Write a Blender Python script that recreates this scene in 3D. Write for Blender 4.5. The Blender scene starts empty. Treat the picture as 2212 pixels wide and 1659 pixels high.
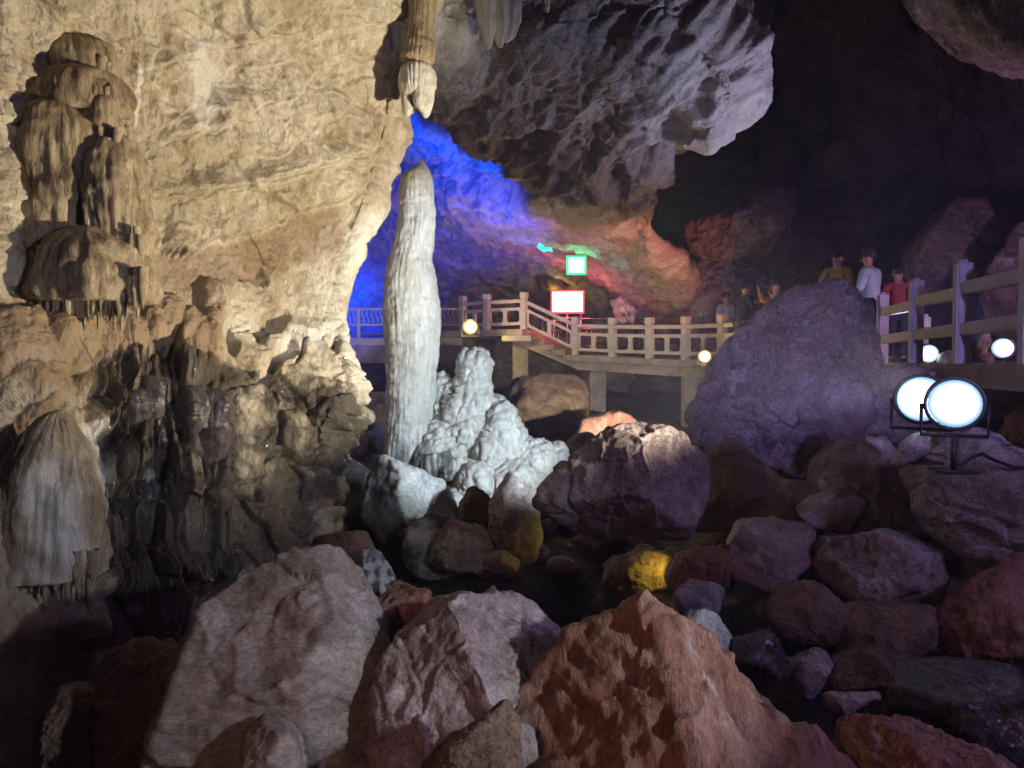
import bpy, bmesh, math, random
import numpy as np
from concurrent.futures import ThreadPoolExecutor
from mathutils import Vector, Matrix

random.seed(7)
SC = bpy.context.scene
COL = SC.collection
F32 = np.float32

# ------------------------------------------------------------------ camera
CAM = np.array([0.0, 0.0, 3.0])
FK, CXK, CYK, HORK = 1536.0, 1106.0, 829.5, 782.0
PITCH = math.atan((CYK - HORK) / FK)
cam_data = bpy.data.cameras.new('camera')
cam_data.sensor_width = 36.0
cam_data.lens = 36.0 * FK / 2212.0
cam_data.clip_start = 0.05
cam_data.clip_end = 200.0
cam = bpy.data.objects.new('camera', cam_data)
COL.objects.link(cam)
cam.location = CAM
cam.rotation_euler = (math.radians(90) - PITCH, 0, 0)
SC.camera = cam

# ------------------------------------------------------------------ world: dim violet ambient fill, coming in from the open side behind the viewer
W = bpy.data.worlds.new('World')
SC.world = W
W.use_nodes = True
bg = W.node_tree.nodes['Background']
bg.inputs[0].default_value = (0.26, 0.20, 0.46, 1)
bg.inputs[1].default_value = 0.035
SC.view_settings.view_transform = 'Standard'
SC.view_settings.look = 'None'
SC.view_settings.exposure = 0.0
SC.view_settings.gamma = 1.0
SC.cycles.use_denoising = True
SC.cycles.max_bounces = 4
SC.cycles.diffuse_bounces = 2
SC.cycles.glossy_bounces = 2
SC.cycles.volume_bounces = 0
SC.cycles.use_adaptive_sampling = True
SC.cycles.adaptive_threshold = 0.11
SC.cycles.adaptive_min_samples = 16
SC.cycles.sample_clamp_indirect = 4.0
SC.cycles.volume_step_rate = 4.0

FWD = np.array([0, math.cos(PITCH), -math.sin(PITCH)])
UPC = np.array([0, math.sin(PITCH), math.cos(PITCH)])


def at(kx, ky, d):
    """a point seen at (kx, ky) in the 2212 x 1659 view, d metres ahead of the camera"""
    kx = np.asarray(kx, float); ky = np.asarray(ky, float); d = np.asarray(d, float)
    v = (((kx - CXK) / FK)[..., None] * np.array([1.0, 0, 0]) + FWD + (-(ky - CYK) / FK)[..., None] * UPC)
    return CAM + v * d[..., None]


# ------------------------------------------------------------------ lamps (the cave's lamps and added fill; the fixtures are built below)
def lamp(name, kind, loc, target, power, color, size=0.12, angle=100, blend=0.6, parent=None):
    ld = bpy.data.lights.new(name, kind)
    ld.energy = power
    ld.color = color
    ld.shadow_soft_size = size
    if kind == 'SPOT':
        ld.spot_size = math.radians(angle)
        ld.spot_blend = blend
    o = bpy.data.objects.new(name, ld)
    COL.objects.link(o)
    o.location = loc
    if target is not None:
        dv = Vector(target) - Vector(loc)
        o.rotation_euler = dv.to_track_quat('-Z', 'Y').to_euler()
    return o


LAMPS = dict(
    cold=dict(power=1750, color=(0.72, 0.88, 1.0)),
    warm=dict(power=2150, color=(1.0, 0.85, 0.60)),
    roof=dict(power=800, color=(0.60, 0.64, 1.0)),
    blue=dict(power=17000, color=(0.0, 0.055, 1.0)),
    teal=dict(power=130, color=(0.0, 0.75, 0.55)),
    red=dict(power=750, color=(1.0, 0.20, 0.11)),
    violet=dict(power=1400, color=(0.26, 0.06, 1.0)),
    fill_r=dict(power=70, color=(1.0, 0.50, 0.36)),
    wall=dict(power=430, color=(0.86, 0.92, 1.0)),  # added fill for the lower left wall
    fill_b=dict(power=170, color=(0.52, 0.38, 1.0)),
)


# ------------------------------------------------------------------ numpy noise
_rs = np.random.RandomState(11)
_perm = _rs.permutation(1024).astype(np.int32)
_grad = _rs.normal(size=(1024, 3)).astype(F32)
_grad /= np.linalg.norm(_grad, axis=1, keepdims=True)
_wp = _rs.rand(1024, 3).astype(F32)


def _hash(i, j, k):
    return _perm[(_perm[(_perm[i & 1023] + j) & 1023] + k) & 1023]


_pool = ThreadPoolExecutor(4)


def chunked(fn):
    """run a per-point function on slices of the array in parallel"""
    def run(p):
        p = np.asarray(p, F32)
        if len(p) < 20000: return fn(p)
        parts = list(_pool.map(fn, np.array_split(p, max(4, len(p) // 30000))))
        if isinstance(parts[0], tuple): return tuple(np.concatenate(x) for x in zip(*parts))
        return np.concatenate(parts)
    return run


@chunked
def perlin(p):
    i = np.floor(p).astype(np.int32)
    f = p - i
    w = f * f * f * (f * (f * 6 - 15) + 10)
    out = np.zeros(len(p), F32)
    for dx in (0, 1):
        wx = w[:, 0] if dx else 1 - w[:, 0]
        for dy in (0, 1):
            wy = w[:, 1] if dy else 1 - w[:, 1]
            for dz in (0, 1):
                wz = w[:, 2] if dz else 1 - w[:, 2]
                g = _grad[_hash(i[:, 0] + dx, i[:, 1] + dy, i[:, 2] + dz)]
                dot = g[:, 0] * (f[:, 0] - dx) + g[:, 1] * (f[:, 1] - dy) + g[:, 2] * (f[:, 2] - dz)
                out += wx * wy * wz * dot
    return out * 1.4


def fbm(p, octaves=4, gain=0.5, lac=2.03):
    p = np.asarray(p, F32)
    a, s, out = 1.0, 1.0, np.zeros(len(p), F32)
    for o in range(octaves):
        out += a * perlin(p * s + o * 17.3)
        a *= gain; s *= lac
    return out


def ridged(p, octaves=3, gain=0.5):
    p = np.asarray(p, F32)
    a, s, out = 1.0, 1.0, np.zeros(len(p), F32)
    for o in range(octaves):
        out += a * (1 - 2 * np.abs(perlin(p * s + o * 9.7)))
        a *= gain; s *= 2.1
    return out


@chunked
def worley(p):
    """F1, F2 distances and the id of the nearest cell"""
    i = np.floor(p).astype(np.int32)
    f1 = np.full(len(p), 9, F32); f2 = np.full(len(p), 9, F32); idn = np.zeros(len(p), np.int32)
    for dx in (-1, 0, 1):
        for dy in (-1, 0, 1):
            for dz in (-1, 0, 1):
                c = i + np.array([dx, dy, dz], np.int32)
                h = _hash(c[:, 0], c[:, 1], c[:, 2])
                e = c + _wp[h] - p; d = np.sqrt(e[:, 0] * e[:, 0] + e[:, 1] * e[:, 1] + e[:, 2] * e[:, 2])
                near = d < f1
                f2 = np.where(near, f1, np.minimum(f2, d))
                idn = np.where(near, h, idn)
                f1 = np.where(near, d, f1)
    return f1, f2, idn


def sstep(a, b, x):
    t = np.clip((x - a) / (b - a), 0, 1)
    return t * t * (3 - 2 * t)


# ------------------------------------------------------------------ mesh helpers
def tag(o, label=None, cat=None, group=None, kind=None):
    if label: o['label'] = label
    if cat: o['category'] = cat
    if group: o['group'] = group
    if kind: o['kind'] = kind
    return o


def link(name, me, mat=None, parent=None, loc=None, smooth=True):
    o = bpy.data.objects.new(name, me)
    COL.objects.link(o)
    if mat is not None:
        me.materials.clear(); me.materials.append(mat)
    if parent is not None:
        o.parent = parent
    if loc is not None:
        o.location = loc
    if smooth and len(me.polygons):
        me.polygons.foreach_set('use_smooth', np.ones(len(me.polygons), bool))
    return o


def np_mesh(name, v, quads):
    me = bpy.data.meshes.new(name)
    v = np.ascontiguousarray(v, F32); q = np.ascontiguousarray(quads, np.int32)
    n = q.shape[1]
    me.vertices.add(len(v)); me.vertices.foreach_set('co', v.ravel())
    me.loops.add(q.size); me.loops.foreach_set('vertex_index', q.ravel())
    me.polygons.add(len(q))
    me.polygons.foreach_set('loop_start', np.arange(len(q), dtype=np.int32) * n)
    me.polygons.foreach_set('loop_total', np.full(len(q), n, np.int32))
    me.update(calc_edges=True)
    return me


def set_attr(me, name, rgba):
    a = me.color_attributes.new(name, 'FLOAT_COLOR', 'POINT')
    a.data.foreach_set('color', np.ascontiguousarray(rgba, F32).ravel())


def grid_quads(nr, nc, wrap=False):
    r = np.arange(nr - 1)[:, None]; c = np.arange(nc if wrap else nc - 1)[None, :]
    c1 = (c + 1) % nc
    a = r * nc + c; b = r * nc + c1; d = (r + 1) * nc + c; e = (r + 1) * nc + c1
    return np.stack([a, d, e, b], -1).reshape(-1, 4)


def grid_normals(P):
    du = np.gradient(P, axis=1); dv = np.gradient(P, axis=0)
    n = np.cross(dv, du)
    n /= np.linalg.norm(n, axis=2, keepdims=True) + 1e-9
    return n


def catmull1(xs, ys, x):
    """smooth monotone-ish interpolation of ys (k, ...) at knots xs"""
    xs = np.asarray(xs, float); ys = np.asarray(ys, float); x = np.clip(x, xs[0], xs[-1])
    m = np.gradient(ys, xs, axis=0)
    i = np.clip(np.searchsorted(xs, x) - 1, 0, len(xs) - 2)
    h = xs[i + 1] - xs[i]; t = (x - xs[i]) / h
    sh = (slice(None),) + (None,) * (ys.ndim - 1)
    t = t[sh]; h = h[sh]
    return ((2 * t**3 - 3 * t**2 + 1) * ys[i] + (t**3 - 2 * t**2 + t) * h * m[i]
            + (-2 * t**3 + 3 * t**2) * ys[i + 1] + (t**3 - t**2) * h * m[i + 1])


def bm_mesh(name, bm):
    me = bpy.data.meshes.new(name); bm.to_mesh(me); bm.free(); return me


def add_box(bm, c, s, M=None):
    r = bmesh.ops.create_cube(bm, size=1.0)
    for v in r['verts']:
        v.co = Vector((v.co.x * s[0] + c[0], v.co.y * s[1] + c[1], v.co.z * s[2] + c[2]))
        if M is not None: v.co = M @ v.co
    return r['verts']


def box_mesh(name, c, s, bevel=0.0, M=None):
    bm = bmesh.new(); add_box(bm, c, s)
    if bevel: bmesh.ops.bevel(bm, geom=bm.edges[:], offset=bevel, segments=2, affect='EDGES')
    if M is not None: bmesh.ops.transform(bm, matrix=M, verts=bm.verts)
    return bm_mesh(name, bm)


def bar_mesh(name, a, b, w, h, bevel=0.01, ends=0.0):
    """a rectangular bar from a to b, w wide (sideways), h high"""
    a = Vector(a); b = Vector(b); d = b - a; L = d.length; d.normalize()
    side = d.cross(Vector((0, 0, 1))).normalized(); up = side.cross(d)
    M = Matrix((( d.x, side.x, up.x, (a.x + b.x) / 2), (d.y, side.y, up.y, (a.y + b.y) / 2), (d.z, side.z, up.z, (a.z + b.z) / 2), (0, 0, 0, 1)))
    return box_mesh(name, (0, 0, 0), (L + ends, w, h), bevel, M)


def tube_mesh(name, pts, r, seg=10, taper=None):
    pts = [Vector(p) for p in pts]
    vs, fs = [], []
    up0 = Vector((0.13, 0.31, 0.94))
    for i, p in enumerate(pts):
        d = (pts[min(i + 1, len(pts) - 1)] - pts[max(i - 1, 0)]).normalized()
        s = d.cross(up0)
        if s.length < 1e-4: s = d.cross(Vector((1, 0, 0)))
        s.normalize(); u = s.cross(d)
        rr = r if taper is None else r * taper[i]
        for k in range(seg):
            a = 2 * math.pi * k / seg
            vs.append(p + s * math.cos(a) * rr + u * math.sin(a) * rr)
    for i in range(len(pts) - 1):
        for k in range(seg):
            k1 = (k + 1) % seg
            fs.append((i * seg + k, i * seg + k1, (i + 1) * seg + k1, (i + 1) * seg + k))
    fs.append(tuple(range(seg - 1, -1, -1))); fs.append(tuple(range((len(pts) - 1) * seg, len(pts) * seg)))
    me = bpy.data.meshes.new(name); me.from_pydata(vs, [], fs); me.update(); return me


def empty(name, loc, label=None, cat=None, group=None):
    o = bpy.data.objects.new(name, None); COL.objects.link(o); o.location = loc; o.empty_display_size = 0.2
    return tag(o, label, cat, group)


# ------------------------------------------------------------------ materials
def simple_mat(name, color, rough=0.6, metal=0.0, emit=None, strength=0.0, noise=0.0, scale=8.0, bump=0.0):
    m = bpy.data.materials.new(name); m.use_nodes = True
    nt = m.node_tree; b = nt.nodes['Principled BSDF']
    b.inputs['Base Color'].default_value = (*color, 1); b.inputs['Roughness'].default_value = rough
    b.inputs['Metallic'].default_value = metal
    if emit: b.inputs['Emission Color'].default_value = (*emit, 1); b.inputs['Emission Strength'].default_value = strength
    if noise or bump:
        tc = nt.nodes.new('ShaderNodeTexCoord')
        n = nt.nodes.new('ShaderNodeTexNoise'); n.inputs['Scale'].default_value = scale; n.inputs['Detail'].default_value = 8
        n.inputs['Roughness'].default_value = 0.65
        nt.links.new(tc.outputs['Object'], n.inputs['Vector'])
        r = nt.nodes.new('ShaderNodeValToRGB')
        r.color_ramp.elements[0].position = 0.3; r.color_ramp.elements[1].position = 0.75
        r.color_ramp.elements[0].color = (*[c * (1 - noise) for c in color], 1)
        r.color_ramp.elements[1].color = (*[min(1, c * (1 + noise * 0.4)) for c in color], 1)
        nt.links.new(n.outputs['Fac'], r.inputs[0]); nt.links.new(r.outputs[0], b.inputs['Base Color'])
        if bump:
            bp = nt.nodes.new('ShaderNodeBump'); bp.inputs['Strength'].default_value = bump; bp.inputs['Distance'].default_value = 0.02
            nt.links.new(n.outputs['Fac'], bp.inputs['Height']); nt.links.new(bp.outputs[0], b.inputs['Normal'])
    return m


def rock_mat(name, ca, cb, cc, scale=1.0, rough=(0.55, 0.85), bump=0.6, crack=0.5, crack_scale=2.2, stretch=(1, 1, 1),
             vein=None, attr=False, wet_color=(0.022, 0.021, 0.022), white=(0.72, 0.70, 0.64), brown=(0.20, 0.11, 0.05), rotate=(0, 0, 0), fine=38.0, spec=0.4, jitter=True, grain=1.0):
    m = bpy.data.materials.new(name); m.use_nodes = True
    nt = m.node_tree; N = nt.nodes; L = nt.links
    b = N['Principled BSDF']; b.inputs['Specular IOR Level'].default_value = spec
    tc = N.new('ShaderNodeTexCoord')
    src = tc.outputs['Object']
    if jitter:
        oi = N.new('ShaderNodeObjectInfo')
        sc_ = N.new('ShaderNodeVectorMath'); sc_.operation = 'SCALE'; sc_.inputs[0].default_value = (37, 53, 71)
        L.new(oi.outputs['Random'], sc_.inputs['Scale'])
        ad = N.new('ShaderNodeVectorMath'); ad.operation = 'ADD'
        L.new(src, ad.inputs[0]); L.new(sc_.outputs[0], ad.inputs[1]); src = ad.outputs[0]
    mp = N.new('ShaderNodeMapping'); mp.inputs['Scale'].default_value = tuple(scale * s for s in stretch)
    mp.inputs['Rotation'].default_value = rotate
    L.new(src, mp.inputs['Vector'])
    # warp
    wn = N.new('ShaderNodeTexNoise'); wn.inputs['Scale'].default_value = 1.7; wn.inputs['Detail'].default_value = 2
    L.new(mp.outputs[0], wn.inputs['Vector'])
    wm = N.new('ShaderNodeVectorMath'); wm.operation = 'MULTIPLY_ADD'; wm.inputs[1].default_value = (0.55, 0.55, 0.55)
    L.new(wn.outputs['Color'], wm.inputs[0]); L.new(mp.outputs[0], wm.inputs[2])

    def noise(s, d, r, dist=0.0, vec=None):
        n = N.new('ShaderNodeTexNoise'); n.inputs['Scale'].default_value = s; n.inputs['Detail'].default_value = d
        n.inputs['Roughness'].default_value = r; n.inputs['Distortion'].default_value = dist
        L.new(vec or mp.outputs[0], n.inputs['Vector']); return n

    def ramp(src, p0, p1, c0=(0, 0, 0), c1=(1, 1, 1)):
        r = N.new('ShaderNodeValToRGB'); e = r.color_ramp.elements
        e[0].position = p0; e[1].position = p1; e[0].color = (*c0, 1); e[1].color = (*c1, 1)
        L.new(src, r.inputs[0]); return r

    def mix(fac, a, c, mode='MIX'):
        x = N.new('ShaderNodeMix'); x.data_type = 'RGBA'; x.blend_type = mode
        if isinstance(fac, float): x.inputs[0].default_value = fac
        else: L.new(fac, x.inputs[0])
        for sock, val in ((x.inputs[6], a), (x.inputs[7], c)):
            if isinstance(val, tuple): sock.default_value = (*val, 1)
            else: L.new(val, sock)
        return x.outputs[2]

    n1 = noise(1.3, 5, 0.62, 0.0, wm.outputs[0])
    n2 = noise(4.5, 6, 0.68, 0.0, wm.outputs[0])
    n3 = noise(fine, 3, 0.7)
    col = mix(ramp(n1.outputs['Fac'], 0.40, 0.60).outputs[0], ca, cb)
    col = mix(ramp(n2.outputs['Fac'], 0.50, 0.72).outputs[0], col, cc)
    if vein:
        n4 = noise(2.6, 4, 0.6, 0.0, wm.outputs[0])
        col = mix(ramp(n4.outputs['Fac'], 0.60, 0.68).outputs[0], col, vein)
    # grain
    col = mix(0.72 * grain, col, ramp(n3.outputs['Fac'], 0.30, 0.70, (0.25, 0.25, 0.25), (1.1, 1.1, 1.1)).outputs[0], 'MULTIPLY')
    n5 = noise(fine * 0.32, 4, 0.72, 0.0, wm.outputs[0])
    pit = ramp(n5.outputs['Fac'], 0.60, 0.70)
    blot = noise(fine * 0.11, 5, 0.75, 0.0, wm.outputs[0])
    col = mix(0.55 * grain, col, ramp(blot.outputs['Fac'], 0.36, 0.62, (0.42, 0.40, 0.40), (1.12, 1.12, 1.12)).outputs[0], 'MULTIPLY')
    pm_ = N.new('ShaderNodeMath'); pm_.operation = 'MULTIPLY'; pm_.inputs[1].default_value = 0.6 * grain * min(1.0, bump * 1.6); L.new(pit.outputs[0], pm_.inputs[0])
    col = mix(pm_.outputs[0], col, mix(0.75, col, (0.03, 0.024, 0.02)))
    def joint_set(direction, freq, width):
        dp = N.new('ShaderNodeVectorMath'); dp.operation = 'DOT_PRODUCT'; dp.inputs[1].default_value = tuple(freq * c for c in direction)
        L.new(wm2.outputs[0], dp.inputs[0])
        pp = N.new('ShaderNodeMath'); pp.operation = 'PINGPONG'; pp.inputs[1].default_value = 0.5; L.new(dp.outputs['Value'], pp.inputs[0])
        return ramp(pp.outputs[0], 0.0, width * freq).outputs[0]
    wm2 = N.new('ShaderNodeVectorMath'); wm2.operation = 'MULTIPLY_ADD'; wm2.inputs[1].default_value = (0.22, 0.22, 0.22)
    L.new(n2.outputs['Color'], wm2.inputs[0]); L.new(wm.outputs[0], wm2.inputs[2])
    cr1 = joint_set((0.62, 0.3, 0.72), crack_scale * 0.55, 0.016); cr2 = joint_set((0.75, -0.45, -0.48), crack_scale * 0.7, 0.012)
    crm = N.new('ShaderNodeMath'); crm.operation = 'MINIMUM'; L.new(cr1, crm.inputs[0]); L.new(cr2, crm.inputs[1])
    # cracks come and go
    nm = noise(1.9, 2, 0.5)
    gate = ramp(nm.outputs['Fac'], 0.50, 0.66)
    inv = N.new('ShaderNodeMath'); inv.operation = 'SUBTRACT'; inv.inputs[0].default_value = 1.0
    L.new(crm.outputs[0], inv.inputs[1])
    cm = N.new('ShaderNodeMath'); cm.operation = 'MULTIPLY'; L.new(inv.outputs[0], cm.inputs[0]); L.new(gate.outputs[0], cm.inputs[1])
    cm2 = N.new('ShaderNodeMath'); cm2.operation = 'MULTIPLY'; cm2.inputs[1].default_value = crack * 1.0; L.new(cm.outputs[0], cm2.inputs[0])
    rough_src = ramp(n2.outputs['Fac'], 0.3, 0.7, (rough[0],) * 3, (rough[1],) * 3).outputs[0]
    if attr:
        at_ = N.new('ShaderNodeAttribute'); at_.attribute_name = 'stain'
        se = N.new('ShaderNodeSeparateColor'); L.new(at_.outputs['Color'], se.inputs[0])

        def edge(ch, soft=0.5):
            a = N.new('ShaderNodeMath'); a.operation = 'ADD'; L.new(se.outputs[ch], a.inputs[0])
            s = N.new('ShaderNodeMath'); s.operation = 'MULTIPLY_ADD'; s.inputs[1].default_value = 0.9; s.inputs[2].default_value = -0.45
            L.new(n2.outputs['Fac'], s.inputs[0]); L.new(s.outputs[0], a.inputs[1])
            return ramp(a.outputs[0], 0.30, 0.30 + soft).outputs[0]
        bw = edge(0); ww = edge(2, 0.4); dk = edge(1, 0.4)
        col = mix(bw, col, mix(0.55, col, brown)); col = mix(ww, col, mix(0.75, col, white)); col = mix(dk, col, mix(0.82, col, wet_color))
        rough_src = mix(dk, rough_src, (0.10, 0.10, 0.10))
    col = mix(cm2.outputs[0], col, (0.02, 0.016, 0.012))
    L.new(col, b.inputs['Base Color']); L.new(rough_src, b.inputs['Roughness'])
    # relief
    def madd(a, k, c=None):
        x = N.new('ShaderNodeMath'); x.operation = 'MULTIPLY_ADD'; L.new(a, x.inputs[0]); x.inputs[1].default_value = k
        if c is None: x.inputs[2].default_value = 0
        else: L.new(c, x.inputs[2])
        return x.outputs[0]
    h = madd(n2.outputs['Fac'], 1.0)
    h = madd(n3.outputs['Fac'], 0.22, h)
    h = madd(n1.outputs['Fac'], 0.8, h)
    h = madd(cm2.outputs[0], -0.45, h)
    h = madd(pm_.outputs[0], -0.18, h)
    bp = N.new('ShaderNodeBump'); bp.inputs['Strength'].default_value = bump; bp.inputs['Distance'].default_value = 0.16 / scale
    L.new(h, bp.inputs['Height']); L.new(bp.outputs[0], b.inputs['Normal'])
    return m


M = {}
M['wall'] = rock_mat('limestone_wall', (0.46, 0.39, 0.27), (0.66, 0.60, 0.48), (0.38, 0.29, 0.18), scale=0.9, stretch=(1.2, 1.2, 0.75), attr=True, bump=0.5, crack=0.8, crack_scale=1.1, jitter=False, grain=0.5)
M['roof'] = rock_mat('limestone_ceiling', (0.33, 0.28, 0.25), (0.50, 0.47, 0.45), (0.26, 0.19, 0.14), scale=0.55, stretch=(1, 1, 1.3), bump=0.55, crack=0.6, crack_scale=1.2, attr=True, rotate=(0.2, 0.7, 0.1), jitter=False)
M['back'] = rock_mat('limestone_back', (0.30, 0.25, 0.22), (0.45, 0.40, 0.36), (0.20, 0.15, 0.12), scale=0.45, stretch=(1, 1, 0.5), bump=0.7, crack=0.4, jitter=False)
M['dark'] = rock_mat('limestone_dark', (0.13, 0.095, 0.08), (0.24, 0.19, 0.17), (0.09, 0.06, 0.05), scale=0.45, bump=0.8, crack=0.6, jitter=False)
M['floor'] = rock_mat('cave_mud', (0.035, 0.026, 0.022), (0.07, 0.05, 0.04), (0.025, 0.018, 0.015), scale=1.0, bump=0.8, crack=0.3, jitter=False)
M['tan'] = rock_mat('tan_limestone', (0.30, 0.24, 0.21), (0.46, 0.40, 0.37), (0.22, 0.16, 0.13), scale=1.6, bump=0.20, crack=0.35, crack_scale=1.0, stretch=(0.7, 1, 1.5), rotate=(0, 0.7, 0))
M['pink'] = rock_mat('pink_limestone', (0.36, 0.27, 0.26), (0.50, 0.43, 0.43), (0.28, 0.16, 0.14), scale=1.7, bump=0.45, crack=0.6, crack_scale=1.4, vein=(0.62, 0.58, 0.58))
M['red'] = rock_mat('red_limestone', (0.37, 0.17, 0.11), (0.46, 0.26, 0.19), (0.19, 0.085, 0.055), scale=1.8, bump=0.55, crack=0.75, crack_scale=1.3, stretch=(2.2, 1, 0.6), rotate=(0, 0.6, 0.2), vein=(0.56, 0.44, 0.38))
M['grey'] = rock_mat('grey_limestone', (0.34, 0.28, 0.29), (0.46, 0.40, 0.42), (0.24, 0.17, 0.15), scale=1.5, bump=0.6, crack=0.75, crack_scale=1.6, vein=(0.52, 0.48, 0.50))
M['greyfar'] = rock_mat('mottled_limestone',  (0.33, 0.25, 0.29), (0.47, 0.37, 0.42), (0.20, 0.13, 0.13), scale=1.2, bump=1.0, crack=0.95, crack_scale=1.5, fine=24, vein=(0.58, 0.52, 0.58))
M['brown'] = rock_mat('brown_limestone', (0.20, 0.13, 0.09), (0.32, 0.22, 0.15), (0.12, 0.075, 0.05), scale=1.4, bump=0.7, crack=0.5)
M['wetdark'] = rock_mat('wet_dark_rock', (0.06, 0.05, 0.05), (0.13, 0.11, 0.11), (0.04, 0.033, 0.03), scale=1.8, rough=(0.06, 0.22), bump=0.4, crack=0.3, spec=0.9)
M['calcite'] = rock_mat('white_calcite', (0.62, 0.60, 0.54), (0.74, 0.73, 0.69), (0.50, 0.46, 0.38), scale=2.2, rough=(0.35, 0.6), bump=0.28, crack=0.15, stretch=(1.6, 1.6, 0.4), attr=True, grain=0.5, wet_color=(0.05, 0.05, 0.055), brown=(0.42, 0.30, 0.15))
M['blackwhite'] = rock_mat('black_crusted_calcite', (0.60, 0.60, 0.58), (0.70, 0.70, 0.69), (0.42, 0.42, 0.42), scale=2.4, rough=(0.4, 0.7), bump=0.6, crack=0.7, crack_scale=1.5, attr=True, wet_color=(0.035, 0.035, 0.04))
M['stalac'] = rock_mat('brown_calcite', (0.42, 0.32, 0.20), (0.56, 0.46, 0.31), (0.29, 0.20, 0.12), scale=2.5, bump=0.5, crack=0.2, stretch=(1.5, 1.5, 0.35), attr=True)
M['concrete'] = simple_mat('cast_concrete', (0.50, 0.47, 0.42), 0.85, noise=0.35, scale=5, bump=0.3)
M['concrete_d'] = simple_mat('stained_concrete', (0.34, 0.30, 0.26), 0.9, noise=0.5, scale=3, bump=0.4)
M['rail_near'] = simple_mat('painted_concrete_rail', (0.42, 0.40, 0.50), 0.8, noise=0.3, scale=9, bump=0.3)
M['cream'] = simple_mat('cream_painted_iron', (0.62, 0.58, 0.46), 0.55, noise=0.2, scale=14)
M['black_metal'] = simple_mat('black_lamp_metal', (0.03, 0.03, 0.033), 0.45, metal=0.4, noise=0.3, scale=20)
M['steel'] = simple_mat('steel_tube', (0.45, 0.45, 0.46), 0.35, metal=0.9, noise=0.2, scale=20)
M['em_cold'] = simple_mat('lit_cold_lens', (1, 1, 1), emit=(0.85, 0.95, 1.0), strength=60)
M['em_white'] = simple_mat('lit_white_lens', (1, 1, 1), emit=(0.92, 0.97, 1.0), strength=25)
M['em_yellow'] = simple_mat('lit_yellow_lens', (1, 1, 1), emit=(1.0, 0.78, 0.28), strength=40)
M['em_green'] = simple_mat('lit_green_sign', (0.2, .3, 0.2), emit=(0.62, 1.0, 0.80), strength=1.05)
M['em_greenrim'] = simple_mat('green_light_rim', (0, .3, .1), emit=(0.0, 1.0, 0.36), strength=1.0)
M['em_redrim'] = simple_mat('red_light_rim', (.3, 0, 0), emit=(1.0, 0.10, 0.16), strength=1.1)
M['em_red'] = simple_mat('lit_red_sign', (1, 0.7, 0.7), emit=(1.0, 0.80, 0.84), strength=1.25)
M['em_blue'] = simple_mat('lit_blue_lens', (0.2, 0.3, 1), emit=(0.05, 0.2, 1.0), strength=20)
M['em_redlens'] = simple_mat('lit_red_lens', (1, 0.2, 0.1), emit=(1.0, 0.15, 0.08), strength=15)


def lens_mat(name, core, rim, s_core, s_rim):
    """a lamp glass: white-hot in the middle, coloured towards its rim (radial position is stored on the glass)"""
    m = bpy.data.materials.new(name); m.use_nodes = True; nt = m.node_tree; b = nt.nodes['Principled BSDF']
    a = nt.nodes.new('ShaderNodeAttribute'); a.attribute_name = 'radial'
    r = nt.nodes.new('ShaderNodeValToRGB'); e = r.color_ramp.elements
    e[0].position = 0.45; e[0].color = (*core, 1); e[1].position = 0.95; e[1].color = (*rim, 1)
    om = nt.nodes.new('ShaderNodeMath'); om.operation = 'SUBTRACT'; om.inputs[0].default_value = 1.0; nt.links.new(a.outputs['Fac'], om.inputs[1])
    pw = nt.nodes.new('ShaderNodeMath'); pw.operation = 'POWER'; pw.inputs[0].default_value = s_core / s_rim; nt.links.new(om.outputs[0], pw.inputs[1])
    mr = nt.nodes.new('ShaderNodeMath'); mr.operation = 'MULTIPLY'; mr.inputs[1].default_value = s_rim; nt.links.new(pw.outputs[0], mr.inputs[0])
    nt.links.new(a.outputs['Fac'], r.inputs[0]); None
    nt.links.new(r.outputs[0], b.inputs['Emission Color']); nt.links.new(mr.outputs[0], b.inputs['Emission Strength'])
    b.inputs['Base Color'].default_value = (.5, .5, .5, 1)
    return m
M['em_cold'] = lens_mat('lit_cold_lens', (.94, .98, 1), (.30, .58, 1), 90, 0.7)
M['em_white'] = lens_mat('lit_white_lens', (.95, .98, 1), (.45, .7, 1), 40, 0.6)
M['em_yellow'] = lens_mat('lit_yellow_lens', (1, .72, .16), (1, .45, .03), 9, 0.6)

# ------------------------------------------------------------------ setting: cave floor
def build_floor():
    xs = np.linspace(-14, 16, 170); ys = np.linspace(-4, 34, 200)
    X, Y = np.meshgrid(xs, ys)
    Z = 0.25 + 0.055 * np.clip(Y, 0, 40) + 0.5 * sstep(4, 9, np.abs(X + 0.5)) 
    p = np.stack([X.ravel() * 0.5, Y.ravel() * 0.5, np.zeros(X.size)], 1)
    Z = Z + 0.30 * fbm(p, 4).reshape(Z.shape) + 0.12 * ridged(p * 3, 2).reshape(Z.shape)
    Z -= 0.9 * np.exp(-((X - 0.6) / 1.6) ** 2 - ((Y - 5.0) / 1.7) ** 2)
    V = np.stack([X, Y, Z], -1).reshape(-1, 3)
    q = grid_quads(*X.shape)[:, ::-1]
    o = link('cave_floor', np_mesh('cave_floor', V, q), M['floor'])
    tag(o, kind='structure')
build_floor()


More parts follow.
